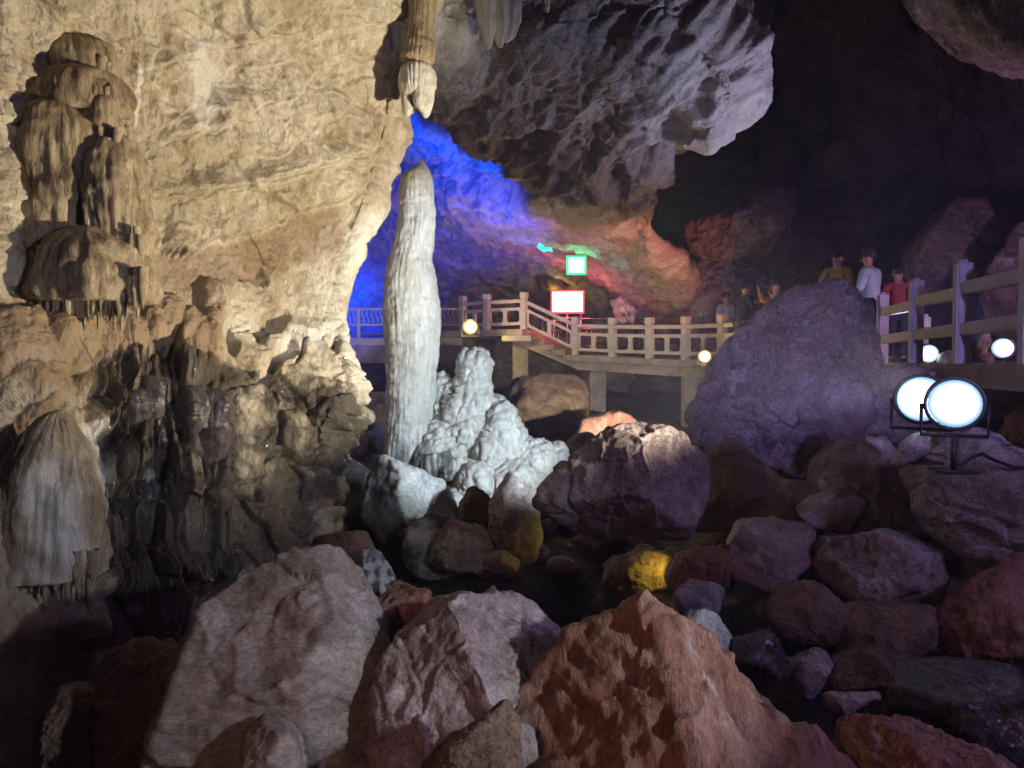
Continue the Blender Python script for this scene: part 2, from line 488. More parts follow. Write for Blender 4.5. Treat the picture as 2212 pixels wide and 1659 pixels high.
# ------------------------------------------------------------------ setting: left wall
def build_wall():
    rows = [-200, 100, 300, 500, 650, 800, 1000, 1200, 1500, 1900]
    ekx = [(-200, 1010), (-60, 955), (20, 912), (80, 880), (130, 862), (200, 848), (280, 838), (370, 812), (450, 790), (520, 762), (590, 738), (650, 722), (690, 708), (730, 722),
           (775, 734), (830, 738), (880, 728), (930, 700), (980, 690), (1050, 688), (1100, 676), (1140, 684), (1180, 640), (1240, 600), (1400, 560), (1900, 520)]
    S0 = [0, 0.17, 0.30, 0.48, 0.70, 1.0]
    D = np.array([[4.6, 4.9, 5.2, 5.8, 6.4, 7.3], [5.0, 5.2, 5.6, 6.2, 6.8, 7.7], [5.0, 5.2, 5.7, 6.3, 6.9, 7.9], [4.9, 5.1, 5.6, 6.2, 6.9, 7.8],
                  [4.9, 5.0, 5.4, 6.0, 6.6, 7.5], [4.6, 4.8, 5.1, 5.7, 6.2, 7.0], [4.3, 4.5, 4.8, 5.3, 5.7, 6.5], [3.9, 4.1, 4.5, 5.0, 5.4, 6.0],
                  [3.7, 3.9, 4.2, 4.6, 5.0, 5.6], [3.4, 3.6, 3.9, 4.3, 4.6, 5.2]])
    v = np.arange(-200, 1800, 2.7)
    nv = len(v)
    s = np.concatenate([np.linspace(0, 1, 370), 1 + np.linspace(0, 1, 44)[1:]])
    nu = len(s)
    e = np.array(ekx, float)
    R = np.interp(v, e[:, 0], e[:, 1]) - 14
    Dv = catmull1(rows, D, v)                                   # (nv, 6)
    sm = np.minimum(s, 1.0)
    base = catmull1(S0, Dv.T, sm).T                              # (nv, nu)
    U = -200 + (R[:, None] + 200) * sm[None, :]
    V = np.repeat(v[:, None], nu, 1)
    P = at(U, V, base)
    # the wall's rounded end, turning away into the passage
    t = np.maximum(s - 1, 0)
    th = np.clip(t / 0.5, 0, 1) * math.radians(135)
    rad = 0.22
    ray = at(U[:, -1], V[:, -1], np.ones(nv)) - CAM
    ray /= np.linalg.norm(ray, axis=1, keepdims=True)
    right = np.cross(ray, np.array([0, 0, 1.0])); right /= np.linalg.norm(right, axis=1, keepdims=True)
    arc = rad * ((1 - np.cos(th))[None, :, None] * ray[:, None, :] + np.sin(th)[None, :, None] * right[:, None, :])
    back = np.maximum(t - 0.5, 0)[None, :, None] * 12 * (ray * 0.8 - right * 0.35)[:, None, :]
    P = P + arc + back
    Nn = grid_normals(P)
    flip = np.sign(np.mean(np.sum(Nn * (CAM - P), 2)))
    Nn *= flip
    u = U.ravel() + (t * 60)[None, :].repeat(nv, 0).ravel(); vv = V.ravel(); p = P.reshape(-1, 3)
    d = np.zeros(len(u)); brown = np.zeros(len(u)); wet = np.zeros(len(u)); white = np.zeros(len(u))
    uj = u + 14 * fbm(np.stack([u / 60, vv / 90, 0 * u], 1), 3)
    vj = vv + 16 * fbm(np.stack([u / 50, vv / 70, 0 * u + 5], 1), 3)

    def bulge(cx, cy, rx, ry, h, rot=0.0, pw=0.62):
        c, sn = math.cos(rot), math.sin(rot)
        a = ((uj - cx) * c + (vj - cy) * sn) / rx; b_ = (-(uj - cx) * sn + (vj - cy) * c) / ry
        return h * np.clip(1 - a * a - b_ * b_, 0, 1) ** pw

    def flutes(mask, pitch, amp, lean=0.0, seed=0.0):
        q = np.stack([(u + lean * vv) / pitch, vv / (pitch * 9), 0 * u + seed], 1)
        r1 = 1 - 2 * np.abs(perlin(q)); r2 = 1 - 2 * np.abs(perlin(q * np.array([2.3, 1.6, 1]) + 7))
        return mask * amp * (r1 + 0.5 * r2)

    def drape(u0, u1, vt, vb, h, fr, pitch, seed):
        """a flow that thickens downwards and breaks off in a fringe of drips"""
        jag = perlin(np.stack([u / pitch, 0 * u + seed, 0 * u], 1)) + 0.6 * perlin(np.stack([u / (pitch * 0.4), 0 * u + seed + 3, 0 * u], 1))
        x = np.clip((uj - u0) / (u1 - u0), 0, 1)
        arch = np.sqrt(np.clip(4 * x * (1 - x), 0, 1))
        bot = vb - (1 - arch) * (vb - vt) * 0.35 + fr * jag
        g = np.clip((vj - vt) / (vb - vt), 0, 1) ** 0.7
        cut = 1 - sstep(0, 9, vv - bot)
        return h * g * cut * arch ** 1.3

    # broad undulation of the whole face
    d += 0.10 * fbm(p * 0.9, 3) + 0.045 * ridged(p * 1.6, 3)
    up = sstep(560, 430, vv + (u - 320) * 0.27)                  # upper bright face
    d += up * 0.04 * fbm(p * np.array([3, 3, 1.2]), 4)
    tn = 2.4 * fbm(p * np.array([0.7, 0.7, 0.9]) + 3, 2) + (p @ np.array([0.35, 0.2, 0.9])) * 1.6 + 0.12 * fbm(p * 5, 2)
    d += up * 0.05 * (np.floor(tn) + sstep(0.0, 0.2, tn - np.floor(tn)) - tn)
    tn = 2.6 * fbm(p * np.array([1.6, 1.6, 2.4]) + 13, 3)
    d += up * 0.02 * (np.floor(tn) + sstep(0.0, 0.2, tn - np.floor(tn)) - tn)
    # ledges and cracks across the upper face
    for (a0, b0, a1, b1, dep) in ((300, 150, 640, 60, 0.05), (340, 310, 500, 270, 0.05), (360, 440, 790, 330, 0.07), (500, 380, 640, 470, 0.06), (320, 420, 620, 400, 0.03)):
        tt = np.clip((u - a0) / (a1 - a0), 0, 1)
        lv = b0 + (b1 - b0) * tt + 14 * perlin(np.stack([u / 40, 0 * u + a0, 0 * u], 1))
        inr = sstep(a0 - 20, a0 + 30, u) * sstep(a1 + 20, a1 - 30, u)
        x = vv - lv
        d += inr * dep * (sstep(-60, 0, x) * sstep(4, 0, x)) * 1.3 - inr * dep * 0.9 * np.exp(-(x / 5.0) ** 2)
    # bedding terraces
    bed = (vv + 0.27 * (u - 300)) / 95 + 0.7 * fbm(p * 0.8, 3)
    d += 0.05 * up * (bed - np.floor(bed) - 0.5)
    # the long overhang and the recess under it
    line = np.interp(u, [250, 320, 420, 560, 640, 720, 800], [575, 548, 530, 500, 458, 436, 400]) + 10 * fbm(np.stack([u / 30, 0 * u, 0 * u], 1), 3)
    x = vv - line
    inr = sstep(290, 340, u) * sstep(790, 700, u)
    d += inr * 0.10 * sstep(-160, -10, x) * sstep(6, -2, x)
    d -= inr * 0.34 * sstep(-2, 16, x) * sstep(230, 40, x)
    brown += inr * sstep(0, 20, x) * sstep(170, 70, x) * 0.9
    # tall stacked flowstone at the left
    fm = np.zeros(len(u))
    for b_ in ((165, 120, 80, 90, .30), (150, 225, 110, 80, .34), (120, 310, 95, 110, .44), (105, 420, 85, 210, .55), (205, 300, 50, 85, .42), (250, 430, 62, 190, .52), (165, 400, 40, 180, .44), (180, 590, 120, 95, .46)):
        q = bulge(*b_, pw=0.9); d = d + q * 0.18; fm = np.maximum(fm, q / b_[4])
    d += flutes(sstep(0, 0.3, fm) * sstep(120, 260, vv), 20, 0.034, 0.04)
    d += flutes(sstep(-40, 0, u) * sstep(335, 290, u) * sstep(560, 480, vv) * (1 - sstep(0, 0.2, fm)) * 0.9, 18, 0.026, 0.03, 4)
    brown += 0.85 * fm * sstep(60, 200, vv) * sstep(330, 200, u) + 0.35 * sstep(330, 250, u) * sstep(0, 250, vv)
    # white streaks on the bright face
    stre = np.exp(-((u - 425 - 0.03 * vv) / 22) ** 2) * sstep(60, 90, vv) * sstep(330, 250, vv) + np.exp(-((u - 288 + 0.12 * (vv - 150)) / 7) ** 2) * sstep(120, 150, vv) * sstep(300, 260, vv)
    stre += np.exp(-((u - 470) / 45) ** 2) * sstep(100, 150, vv) * sstep(300, 220, vv) * 0.5
    white += stre
    brown += up * 0.55 * np.clip(perlin(np.stack([u / 36, vv / 220, 0 * u + 3], 1)) * 1.6, 0, 1) * sstep(330, 400, u)
    # belt of rounded flowstone
    for b_ in ((20, 770, 120, 110, .24), (140, 735, 90, 80, .30), (250, 760, 95, 95, .30), (345, 715, 75, 80, .28), (410, 760, 50, 100, .24), (460, 700, 40, 110, .20), (60, 850, 90, 60, .2), (300, 680, 60, 50, .2)):
        q = bulge(*b_); d = np.maximum(d, d * 0.35 + q)
    d += flutes(sstep(660, 700, vv) * sstep(820, 770, vv) * sstep(440, 380, u), 30, 0.014)
    brown += 0.85 * sstep(640, 700, vv) * sstep(900, 800, vv) * sstep(520, 430, u)
    # pale cone of flowstone, lower left
    d += bulge(75, 1060, 150, 240, .10, pw=1.2)
    d += drape(90, 205, 1230, 1400, .22, 40, 14, 8.0)
    cone = sstep(0, .2, bulge(90, 1060, 120, 190, 1))
    d += flutes(cone, 20, 0.03, -0.05, 2)
    white += 0.75 * cone * sstep(40, 110, u) * sstep(890, 960, vv)
    brown += 0.6 * cone * sstep(110, 20, u)
    # dark wet drip-work
    wz = sstep(140, 185, u + 20 * perlin(np.stack([vv / 60, 0 * u, 0 * u], 1))) * sstep(520, 440, u) * sstep(760, 830, vv + 22 * perlin(np.stack([u / 40, 0 * u, 0 * u + 2], 1))) * sstep(1480, 1340, vv)
    rr = np.random.RandomState(3)
    for k in range(46):
        cx = rr.uniform(160, 470); cy = rr.uniform(800, 1330); q = bulge(cx, cy, rr.uniform(18, 42), rr.uniform(35, 85), rr.uniform(.08, .2), rr.uniform(-.2, .2))
        d = np.maximum(d, d * 0.8 + q)
    d += drape(225, 330, 1000, 1110, .14, 22, 10, 2.0) + drape(300, 480, 1050, 1230, .16, 34, 12, 3.0) + drape(170, 300, 830, 900, .12, 14, 10, 6.0) + drape(400, 490, 1120, 1270, .16, 40, 11, 9.0)
    d += flutes(wz, 17, 0.05, 0.0, 6)
    wet += 1.0 * wz * np.clip(0.95 + 0.8 * fbm(np.stack([u / 55, vv / 110, 0 * u + 1], 1), 3), 0, 1)
    d += bulge(320, 1280, 85, 130, .30)
    brown += 0.8 * sstep(0, .2, bulge(310, 1270, 90, 140, 1))
    # pockets in the lower right block
    for b_ in ((585, 700, 42, 26, -.24, -.5), (498, 738, 26, 32, -.2, -.6), (590, 790, 22, 60, -.16, .5), (620, 760, 20, 34, -.14, .6), (545, 595, 40, 18, -.10, .3)):
        d += bulge(*b_[:5], rot=b_[5])
    # fractured dark end of the wall
    fz = sstep(420, 520, u) * sstep(640, 720, vv - 0.15 * (u - 500)) * sstep(1300, 1200, vv)
    pr = p @ np.array([[0.8, 0.1, 0.6], [-0.2, 1, 0.1], [-0.6, 0, 0.8]]).T
    f1, f2, idn = worley(pr * np.array([2.6, 2.6, 2.0]) + 0.35 * np.stack([fbm(p * 2, 2)] * 3, 1))
    d += fz * (0.16 * (_wp[idn][:, 0] - 0.5) - 0.07 * np.exp(-((f2 - f1) / 0.05) ** 2))
    f1, f2, idn = worley(pr * 7.0 + 0.4 * np.stack([fbm(p * 4, 2)] * 3, 1))
    d += fz * (0.045 * (_wp[idn][:, 0] - 0.5)) * sstep(760, 860, vv)
    knob = sstep(640, 690, u) * sstep(780, 840, vv) * sstep(1180, 1100, vv)
    f1, f2, idn = worley(p * 9.0)
    d += knob * 0.09 * np.clip(1 - f1 * 1.3, 0, 1)
    wet += fz * sstep(750, 850, vv - 0.2 * (u - 550)) * np.clip(0.85 + 0.8 * fbm(p * 1.4, 3), 0, 1)
    white += 0.7 * fz * sstep(770, 700, vv) + 0.45 * bulge(650, 790, 60, 90, 1)
    # fringe of small drips under the overhang
    d += drape(330, 420, 490, 545, .16, 16, 9, 11.0)
    brown += 0.5 * sstep(1250, 1400, vv)
    wet += 0.35 * sstep(1320, 1450, vv)
    # fine relief everywhere
    d += 0.022 * fbm(p * 6, 3) + 0.012 * ridged(p * 11, 2) * (1 - 0.5 * up)
    edge_keep = 1 - 0.5 * sstep(1.35, 1.8, s)[None, :].repeat(nv, 0).ravel()
    P2 = p + Nn.reshape(-1, 3) * (d * edge_keep)[:, None]
    # loose cracks in the silhouette
    o = link('cave_wall_left', np_mesh('cave_wall_left', P2, grid_quads(nv, nu)), M['wall'])
    set_attr(o.data, 'stain', np.stack([np.clip(brown, 0, 1), np.clip(wet, 0, 1), np.clip(white, 0, 1), np.ones(len(u))], 1))
    tag(o, kind='structure')
build_wall()


# ------------------------------------------------------------------ setting: ceiling mass, passage, right side
def sheet(name, kxs, kys, D, mat, step, disp, right_edge=None, rad=0.5, attr=None):
    """a rock face through a net of points (column kx, row ky, distance); its right edge may turn back"""
    v = np.arange(kys[0], kys[-1] + step, step); nv = len(v)
    n0 = int((kxs[-1] - kxs[0]) / step)
    s = np.linspace(0, 1, n0)
    if right_edge is not None: s = np.concatenate([s, 1 + np.linspace(0, 1, 40)[1:]])
    sm = np.minimum(s, 1); nu = len(s)
    S0 = (np.array(kxs, float) - kxs[0]) / (kxs[-1] - kxs[0])
    Dv = catmull1(kys, np.array(D, float), v)
    base = catmull1(S0, Dv.T, sm).T
    if right_edge is None:
        Rk = np.full(nv, kxs[-1], float)
    else:
        e = np.array(right_edge, float); Rk = catmull1(e[:, 0], e[:, 1], v)
    U = kxs[0] + (Rk[:, None] - kxs[0]) * sm[None]
    V = np.repeat(v[:, None], nu, 1)
    P = at(U, V, base)
    if right_edge is not None:
        t = np.maximum(s - 1, 0); th = np.clip(t / 0.6, 0, 1) * math.radians(120)
        ray = at(U[:, -1], V[:, -1], np.ones(nv)) - CAM; ray /= np.linalg.norm(ray, axis=1, keepdims=True)
        right = np.cross(ray, np.array([0, 0, 1.0])); right /= np.linalg.norm(right, axis=1, keepdims=True)
        P = P + rad * ((1 - np.cos(th))[None, :, None] * ray[:, None] + np.sin(th)[None, :, None] * right[:, None]) \
            + np.maximum(t - 0.6, 0)[None, :, None] * 10 * (ray * 0.9 - right * 0.3)[:, None]
    N_ = grid_normals(P); N_ *= np.sign(np.mean(np.sum(N_ * (CAM - P), 2)))
    p = P.reshape(-1, 3)
    d = disp(U.ravel(), V.ravel(), p)
    P2 = p + N_.reshape(-1, 3) * d[:, None]
    o = link(name, np_mesh(name, P2, grid_quads(nv, nu)), mat)
    if attr is not None:
        a = np.clip(attr(U.ravel(), V.ravel(), p), 0, 1)
        set_attr(o.data, 'stain', np.concatenate([a, np.ones((len(p), 1))], 1))
    return tag(o, kind='structure')


def roof_disp(u, v, p):
    q = p @ np.array([[0.85, 0.0, 0.5], [0, 1, 0], [-0.5, 0, 0.85]]).T
    calm = 1 - 0.55 * sstep(360, 520, v)
    d = calm * (0.45 * fbm(p * 0.35, 4) + 0.20 * ridged(q * np.array([0.5, 0.6, 1.5]), 4))
    right = sstep(1250, 1450, u) * sstep(700, 500, v)
    f1, f2, idn = worley(q * np.array([0.7, 0.7, 1.6]) + 0.5 * np.stack([fbm(p * 0.9, 3)] * 3, 1))
    d += calm * (0.25 + 0.3 * right) * (0.9 - f1) * 0.8
    bed = (p @ np.array([0.45, 0.25, 0.85])) * 2.2 + 1.2 * fbm(p * 0.5, 3)
    d += 0.06 * (bed - np.floor(bed))
    # hollows near the right shoulder
    for cx, cy, rx, ry, h in ((1330, 400, 30, 60, .5), (1420, 330, 60, 30, .4), (1500, 420, 40, 60, .5), (1440, 250, 50, 25, .35), (1380, 500, 40, 40, .4)):
        r2 = ((u - cx) / rx) ** 2 + ((v - cy) / ry) ** 2
        d -= h * np.exp(-r2)
    d += 0.075 * ridged(q * np.array([0.9, 0.9, 3.2]) + 0.4 * fbm(p, 2)[:, None], 3) * (0.6 + 0.6 * right)
    return d + 0.06 * fbm(p * 3, 4)


def roof_stain(u, v, p):
    w = 0.5 + 0.8 * fbm(p * 0.5, 3)
    brown = sstep(60, 160, v) * sstep(640, 400, v) * sstep(1560, 1250, u) * (0.55 + w * 0.6)
    white = sstep(1280, 1420, u) * sstep(520, 250, v) * 0.55 + sstep(1130, 980, u) * sstep(150, 50, v) * 0.6
    dark = 0.25 * np.clip(fbm(p * 0.8 + 5, 3), 0, 1)
    return np.stack([brown, dark, white], 1)


sheet('cave_ceiling', [700, 860, 940, 1050, 1180, 1320, 1480], [-260, -60, 120, 240, 340, 450, 560, 670, 780, 900],
      [[7.5, 8.0, 8.3, 8.5, 9, 9.5, 10],
       [8.6, 8.8, 9.0, 9.2, 9.4, 9.8, 10.3],
       [11, 10.5, 10.2, 10.2, 10.2, 10.4, 10.8],
       [17, 15.5, 14.0, 12.5, 11.6, 11.3, 11.4],
       [22, 20.5, 19.5, 16.5, 13.8, 12.8, 12.6],
       [24, 23, 22, 20.0, 17.0, 14.8, 14.0],
       [26, 25.6, 25, 24.4, 23.4, 20.4, 16.4],
       [28, 27.8, 27.6, 27.4, 27.2, 25.4, 20],
       [28.5, 28.5, 28.5, 28.2, 27.6, 26, 22],
       [29, 29, 29, 29, 28.5, 27, 24]],
      M['roof'], 3.0, roof_disp,
      right_edge=[(-260, 1400), (0, 1410), (50, 1435), (90, 1490), (160, 1545), (210, 1540), (270, 1480), (330, 1420), (410, 1360), (480, 1365), (560, 1425), (640, 1475), (720, 1525), (780, 1555), (900, 1600)], rad=0.5, attr=roof_stain)

sheet('cave_wall_back', [500, 800, 1000, 1200, 1500, 1800], [150, 400, 600, 800, 1000],
      [[33, 32, 32, 33, 33, 34], [32, 31, 31, 32, 33, 34], [31, 30, 30, 31, 32, 33], [30.5, 30, 30, 31, 31, 32], [30, 29.5, 30, 30, 31, 31]],
      M['back'], 8, lambda u, v, p: 0.6 * fbm(p * 0.3, 4) + 0.25 * ridged(p * np.array([1.0, 0.6, 0.3]), 4))

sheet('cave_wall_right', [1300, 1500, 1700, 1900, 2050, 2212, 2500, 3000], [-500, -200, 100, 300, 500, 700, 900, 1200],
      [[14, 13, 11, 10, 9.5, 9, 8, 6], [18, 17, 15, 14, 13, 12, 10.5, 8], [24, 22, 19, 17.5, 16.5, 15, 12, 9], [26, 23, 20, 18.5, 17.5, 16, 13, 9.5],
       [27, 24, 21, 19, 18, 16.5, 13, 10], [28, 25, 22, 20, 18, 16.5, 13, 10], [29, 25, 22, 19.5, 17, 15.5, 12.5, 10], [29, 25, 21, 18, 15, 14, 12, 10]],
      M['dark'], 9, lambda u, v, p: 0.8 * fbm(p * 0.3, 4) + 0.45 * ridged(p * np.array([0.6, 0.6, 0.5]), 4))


# ------------------------------------------------------------------ boulders
_cs_cache = {}


def cube_sphere(n):
    if n in _cs_cache: return _cs_cache[n]
    t = np.tan(np.linspace(-math.pi / 4, math.pi / 4, n))
    A, B = np.meshgrid(t, t)
    one = np.ones_like(A)
    faces = [(one, A, B), (-one, B, A), (B, one, A), (A, -one, B), (A, B, one), (B, A, -one)]
    vs, qs = [], []
    for k, f in enumerate(faces):
        vs.append(np.stack(f, -1).reshape(-1, 3)); qs.append(grid_quads(n, n)[:, ::-1] + k * n * n)
    v = np.concatenate(vs); q = np.concatenate(qs)
    key = np.round(v * 1e5).astype(np.int64)
    _, first, inv = np.unique(key, axis=0, return_index=True, return_inverse=True)
    v = v[first]; q = inv.ravel()[q]
    v /= np.linalg.norm(v, axis=1, keepdims=True)
    c = v[q].mean(1); nrm = np.cross(v[q[:, 1]] - v[q[:, 0]], v[q[:, 2]] - v[q[:, 0]])
    bad = np.sum(nrm * c, 1) < 0
    q[bad] = q[bad][:, ::-1]
    _cs_cache[n] = (v, q)
    return v, q


_bseed = [100]


def boulder(label, outline, depth, thick, mat, facets=None, p=18, rough=1.0, n=None, lump=0.0, strata=0.0, name='boulder', cat='boulder', group=None, stain=None, tilt=0.4, crag=0.0):
    """a rock with the outline it shows, clipped by planes all round, weathered by noise. thick: half its depth along the view"""
    _bseed[0] += 1
    rs = np.random.RandomState(_bseed[0])
    p = min(p * 3.4, 80); hand = facets is not None
    o2 = np.array(outline, float)
    ck = o2.mean(0)
    c = at(ck[0], ck[1], depth)
    T = CAM - c; T /= np.linalg.norm(T)
    R = np.cross(np.array([0, 0, 1.0]), T); R /= np.linalg.norm(R)
    U = np.cross(T, R)
    B = np.stack([R, U, T], 0)
    w = at(o2[:, 0], o2[:, 1], np.full(len(o2), depth)) - c
    a = np.stack([w @ R, w @ U], 1)
    size = math.sqrt(np.prod(a.max(0) - a.min(0)))
    Ns, Ds = [], []
    m = len(a)
    for i in range(m):
        e = a[(i + 1) % m] - a[i]; nn = np.array([e[1], -e[0]]); nn /= np.linalg.norm(nn) + 1e-9
        if nn @ a[i] < 0: nn = -nn
        dd = max(nn @ a[i], 0.12 * size)
        tz = rs.uniform(-tilt, tilt) * (0.4 if hand else 1.0)
        Ns.append([nn[0], nn[1], tz]); Ds.append(dd)
    if facets is None:
        facets = [(0, 0, 1, 1.0)]
        a0 = rs.uniform(0, 6.28)
        for k in range(5):
            an = a0 + k * 1.26 + rs.uniform(-.5, .5); tl = rs.uniform(0.4, 1.5)
            facets.append((math.cos(an) * tl, math.sin(an) * tl, 1, rs.uniform(0.8, 1.15)))
    for f in facets:
        nn = np.array(f[:3], float); nn /= np.linalg.norm(nn); Ns.append(nn); Ds.append(f[3] * thick)
    for k in range(4):
        nn = np.array([rs.uniform(-.8, .8), rs.uniform(-.8, .8), -1]); nn /= np.linalg.norm(nn); Ns.append(nn); Ds.append(thick * rs.uniform(.8, 1.1))
    Ns = np.array(Ns); Ds = np.array(Ds)
    Ns /= np.linalg.norm(Ns, axis=1, keepdims=True)
    if n is None:
        px = (o2.max(0) - o2.min(0)).max() * 0.463
        n = int(np.clip(px * 0.41, 12, 70))
    dirs, q = cube_sphere(n)
    k = np.clip(dirs @ Ns.T, 0, None) / Ds[None, :]
    sp = (k ** p).sum(1)
    r = sp ** (-1.0 / p)
    P = dirs * r[:, None]
    nc = 1 if hand else 4
    cd = rs.normal(size=(nc, 3)); cd[:, 2] = np.abs(cd[:, 2]) + 0.9; cd /= np.linalg.norm(cd, axis=1, keepdims=True)
    cr = ((np.clip(cd @ Ns.T, 0, None) / Ds[None, :]) ** p).sum(1) ** (-1.0 / p) * rs.uniform(0.84, 0.95, nc)
    Ns = np.concatenate([Ns, cd]); Ds = np.concatenate([Ds, cr])
    k = np.clip(dirs @ Ns.T, 0, None) / Ds[None, :]
    sp = (k ** p).sum(1); r = sp ** (-1.0 / p); P = dirs * r[:, None]
    g = ((k ** (p - 1)) / Ds[None, :]) @ Ns; g /= np.linalg.norm(g, axis=1, keepdims=True) + 1e-9
    Pw = P @ B; gw = g @ B
    off = rs.uniform(-50, 50, 3)
    x = Pw / size + off
    d = 0.026 * fbm(x * 1.8, 4) + 0.018 * ridged(x * 4, 3) + 0.006 * fbm(x * 14, 3)
    wv = np.stack([fbm(x * 2.2, 2), fbm(x * 2.2 + 31, 2), fbm(x * 2.2 + 67, 2)], 1)
    f1, f2, idn = worley(x * 1.7 + 0.6 * wv)
    d += 0.05 * (_wp[idn][:, 1] - 0.5) * sstep(0.0, 0.12, f2 - f1)
    for (jd, jf, ja, js) in ((rs.normal(size=3), 1.6, 0.030, 40), (rs.normal(size=3), 2.3, 0.022, 80)):
        jd = jd / np.linalg.norm(jd)
        t = (x @ jd) * jf + 0.28 * wv[:, 0] + 0.10 * fbm(x * 5 + js, 2)
        fr = np.abs(t - np.round(t))
        d += 0.03 * (np.mod(np.floor(t + 0.5) * 0.618, 1.0) - 0.5) * sstep(0.0, 0.05, fr - 0.0)
        d -= ja * sstep(0.0, 0.22, perlin(x * 1.7 + js)) * np.exp(-(fr / 0.03) ** 2)
    if lump:
        f1, f2, idn = worley(x * 5.5 + 0.2 * np.stack([fbm(x * 5, 2)] * 3, 1))
        d += lump * np.clip(0.75 - f1, -0.2, 1)
    if crag:
        f1, f2, idn = worley(x * np.array([5.5, 5.5, 4.0]) + 0.9 * wv)
        d += crag * ((_wp[idn][:, 2] - 0.5) * sstep(0, 0.15, f2 - f1) + 0.5 * ridged(x * 6 + wv, 3) - 0.6)
    if strata:
        sdir = np.array([0.75, 0.1, 0.65])
        sv = (x @ sdir) * 9 + 1.1 * fbm(x * 2, 3)
        d += strata * (np.abs((sv - np.floor(sv)) - 0.5) - 0.25) + strata * 0.9 * ridged(x * np.array([9, 3, 3]) @ np.eye(3), 2) * 0.3
    Pw = Pw + gw * (d * size * rough)[:, None]
    me = np_mesh(name, Pw, q)
    o = link(name, me, mat, loc=c)
    if stain is not None:
        s_ = np.clip(stain(P / size, x), 0, 1)
        set_attr(me, 'stain', np.concatenate([s_, np.ones((len(P), 1))], 1))
    return tag(o, label, cat, group)


G1 = 'boulders heaped on the cave floor'
# foreground
boulder('large smooth tan boulder in the left foreground, striped grain', [(300, 1800), (395, 1500), (430, 1350), (560, 1232), (650, 1187), (745, 1172), (808, 1245), (838, 1335), (835, 1500), (800, 1620), (700, 1850)], 3.3, 0.55, M['tan'],
        facets=[(-.35, .35, 1, .72), (.9, .5, .55, .74), (.1, .9, .7, .98), (.45, -.15, 1, .78), (-.9, .2, .6, 1.1)], p=20, rough=0.8)
boulder('pale rounded stone at the bottom edge before the tan boulder', [(520, 1760), (530, 1590), (570, 1540), (620, 1545), (655, 1600), (660, 1760)], 2.75, 0.2, M['tan'], p=8, rough=0.7)
boulder('pink boulder with a knobbly whitish crest in the middle foreground', [(850, 1800), (828, 1600), (832, 1450), (870, 1365), (965, 1288), (1050, 1266), (1120, 1272), (1240, 1350), (1230, 1500), (1100, 1800)], 3.15, 0.45, M['pink'],
        facets=[(-.5, .1, 1, .75), (.8, .55, .7, .62), (.0, .9, .8, .95), (-.95, .1, .5, .95)], p=18, crag=0.035)
boulder('big rusty red ridge-backed boulder in the right foreground', [(880, 1850), (1080, 1505), (1235, 1350), (1430, 1243), (1500, 1320), (1610, 1440), (1730, 1540), (1810, 1640), (1840, 1850)], 2.75, 0.50, M['red'],
        facets=[(-.42, .22, 1, .52), (.72, .42, .70, .50), (.15, .55, .9, .80)], p=24, strata=0.022, crag=0.018)
boulder('low greenish grey rock tucked against the red boulder, bottom edge', [(880, 1800), (925, 1655), (1010, 1575), (1100, 1515), (1125, 1560), (1110, 1800)], 2.42, 0.16, M['brown'], p=12)
boulder('dark red stone wedged between the tan and pink boulders', [(815, 1340), (835, 1280), (880, 1262), (930, 1290), (940, 1380), (850, 1420)], 3.9, 0.25, M['red'], crag=0.05)
boulder('small black-and-white elongated stone behind the tan boulder', [(785, 1190), (815, 1190), (850, 1250), (870, 1290), (845, 1310), (800, 1260)], 4.6, 0.15, M['blackwhite'], lump=.04, stain=lambda P, x: np.stack([0 * P[:, 0], 0.5 + fbm(x * 4, 2), 0 * P[:, 0]], 1))
boulder('dark brown boulder at the foot of the left wall', [(190, 1640), (215, 1470), (270, 1395), (370, 1380), (415, 1425), (400, 1560), (350, 1800), (200, 1800)], 3.5, 0.3, M['brown'], p=12)
boulder('tan ragged stone in the bottom left corner', [(70, 1720), (90, 1560), (130, 1480), (190, 1470), (215, 1560), (205, 1800), (90, 1800)], 3.3, 0.25, M['brown'], p=10, crag=0.03)
# right foreground
boulder('brown hollowed rock at the bottom right edge', [(1775, 1750), (1790, 1630), (1830, 1560), (1920, 1545), (2020, 1590), (2160, 1650), (2230, 1780)], 2.9, 0.3, M['red'], crag=0.06, p=12)
boulder('glossy wet black boulder in the lower right corner', [(1880, 1620), (1925, 1460), (2010, 1420), (2110, 1435), (2185, 1455), (2200, 1540), (2130, 1640), (1960, 1680)], 3.9, 0.4, M['wetdark'], p=14)
boulder('dark maroon boulder cut by the right edge', [(2020, 1370), (2060, 1270), (2130, 1212), (2230, 1190), (2320, 1260), (2320, 1420), (2150, 1455), (2060, 1425)], 4.9, 0.45, M['red'], p=12)
boulder('small bluish stone lying left of the glossy black boulder', [(1680, 1450), (1725, 1410), (1775, 1405), (1795, 1440), (1760, 1500), (1700, 1500)], 4.3, 0.16, M['grey'])
boulder('thin triangular stone in front of the bluish stone', [(1780, 1505), (1830, 1495), (1900, 1500), (1850, 1535), (1800, 1560)], 3.8, 0.12, M['pink'])
boulder('dark slanting slab between small stones and maroon boulder', [(1790, 1460), (1830, 1400), (1890, 1390), (1960, 1420), (1960, 1500), (1860, 1500)], 4.6, 0.25, M['brown'])
boulder('grey stone with a brightly lit speckled top', [(1455, 1290), (1490, 1252), (1555, 1265), (1560, 1300), (1530, 1340), (1470, 1330)], 4.3, 0.2, M['grey'], p=20, facets=[(0, 1, .45, .65), (0, 0, 1, 1), (.5, 0, 1, 1)])
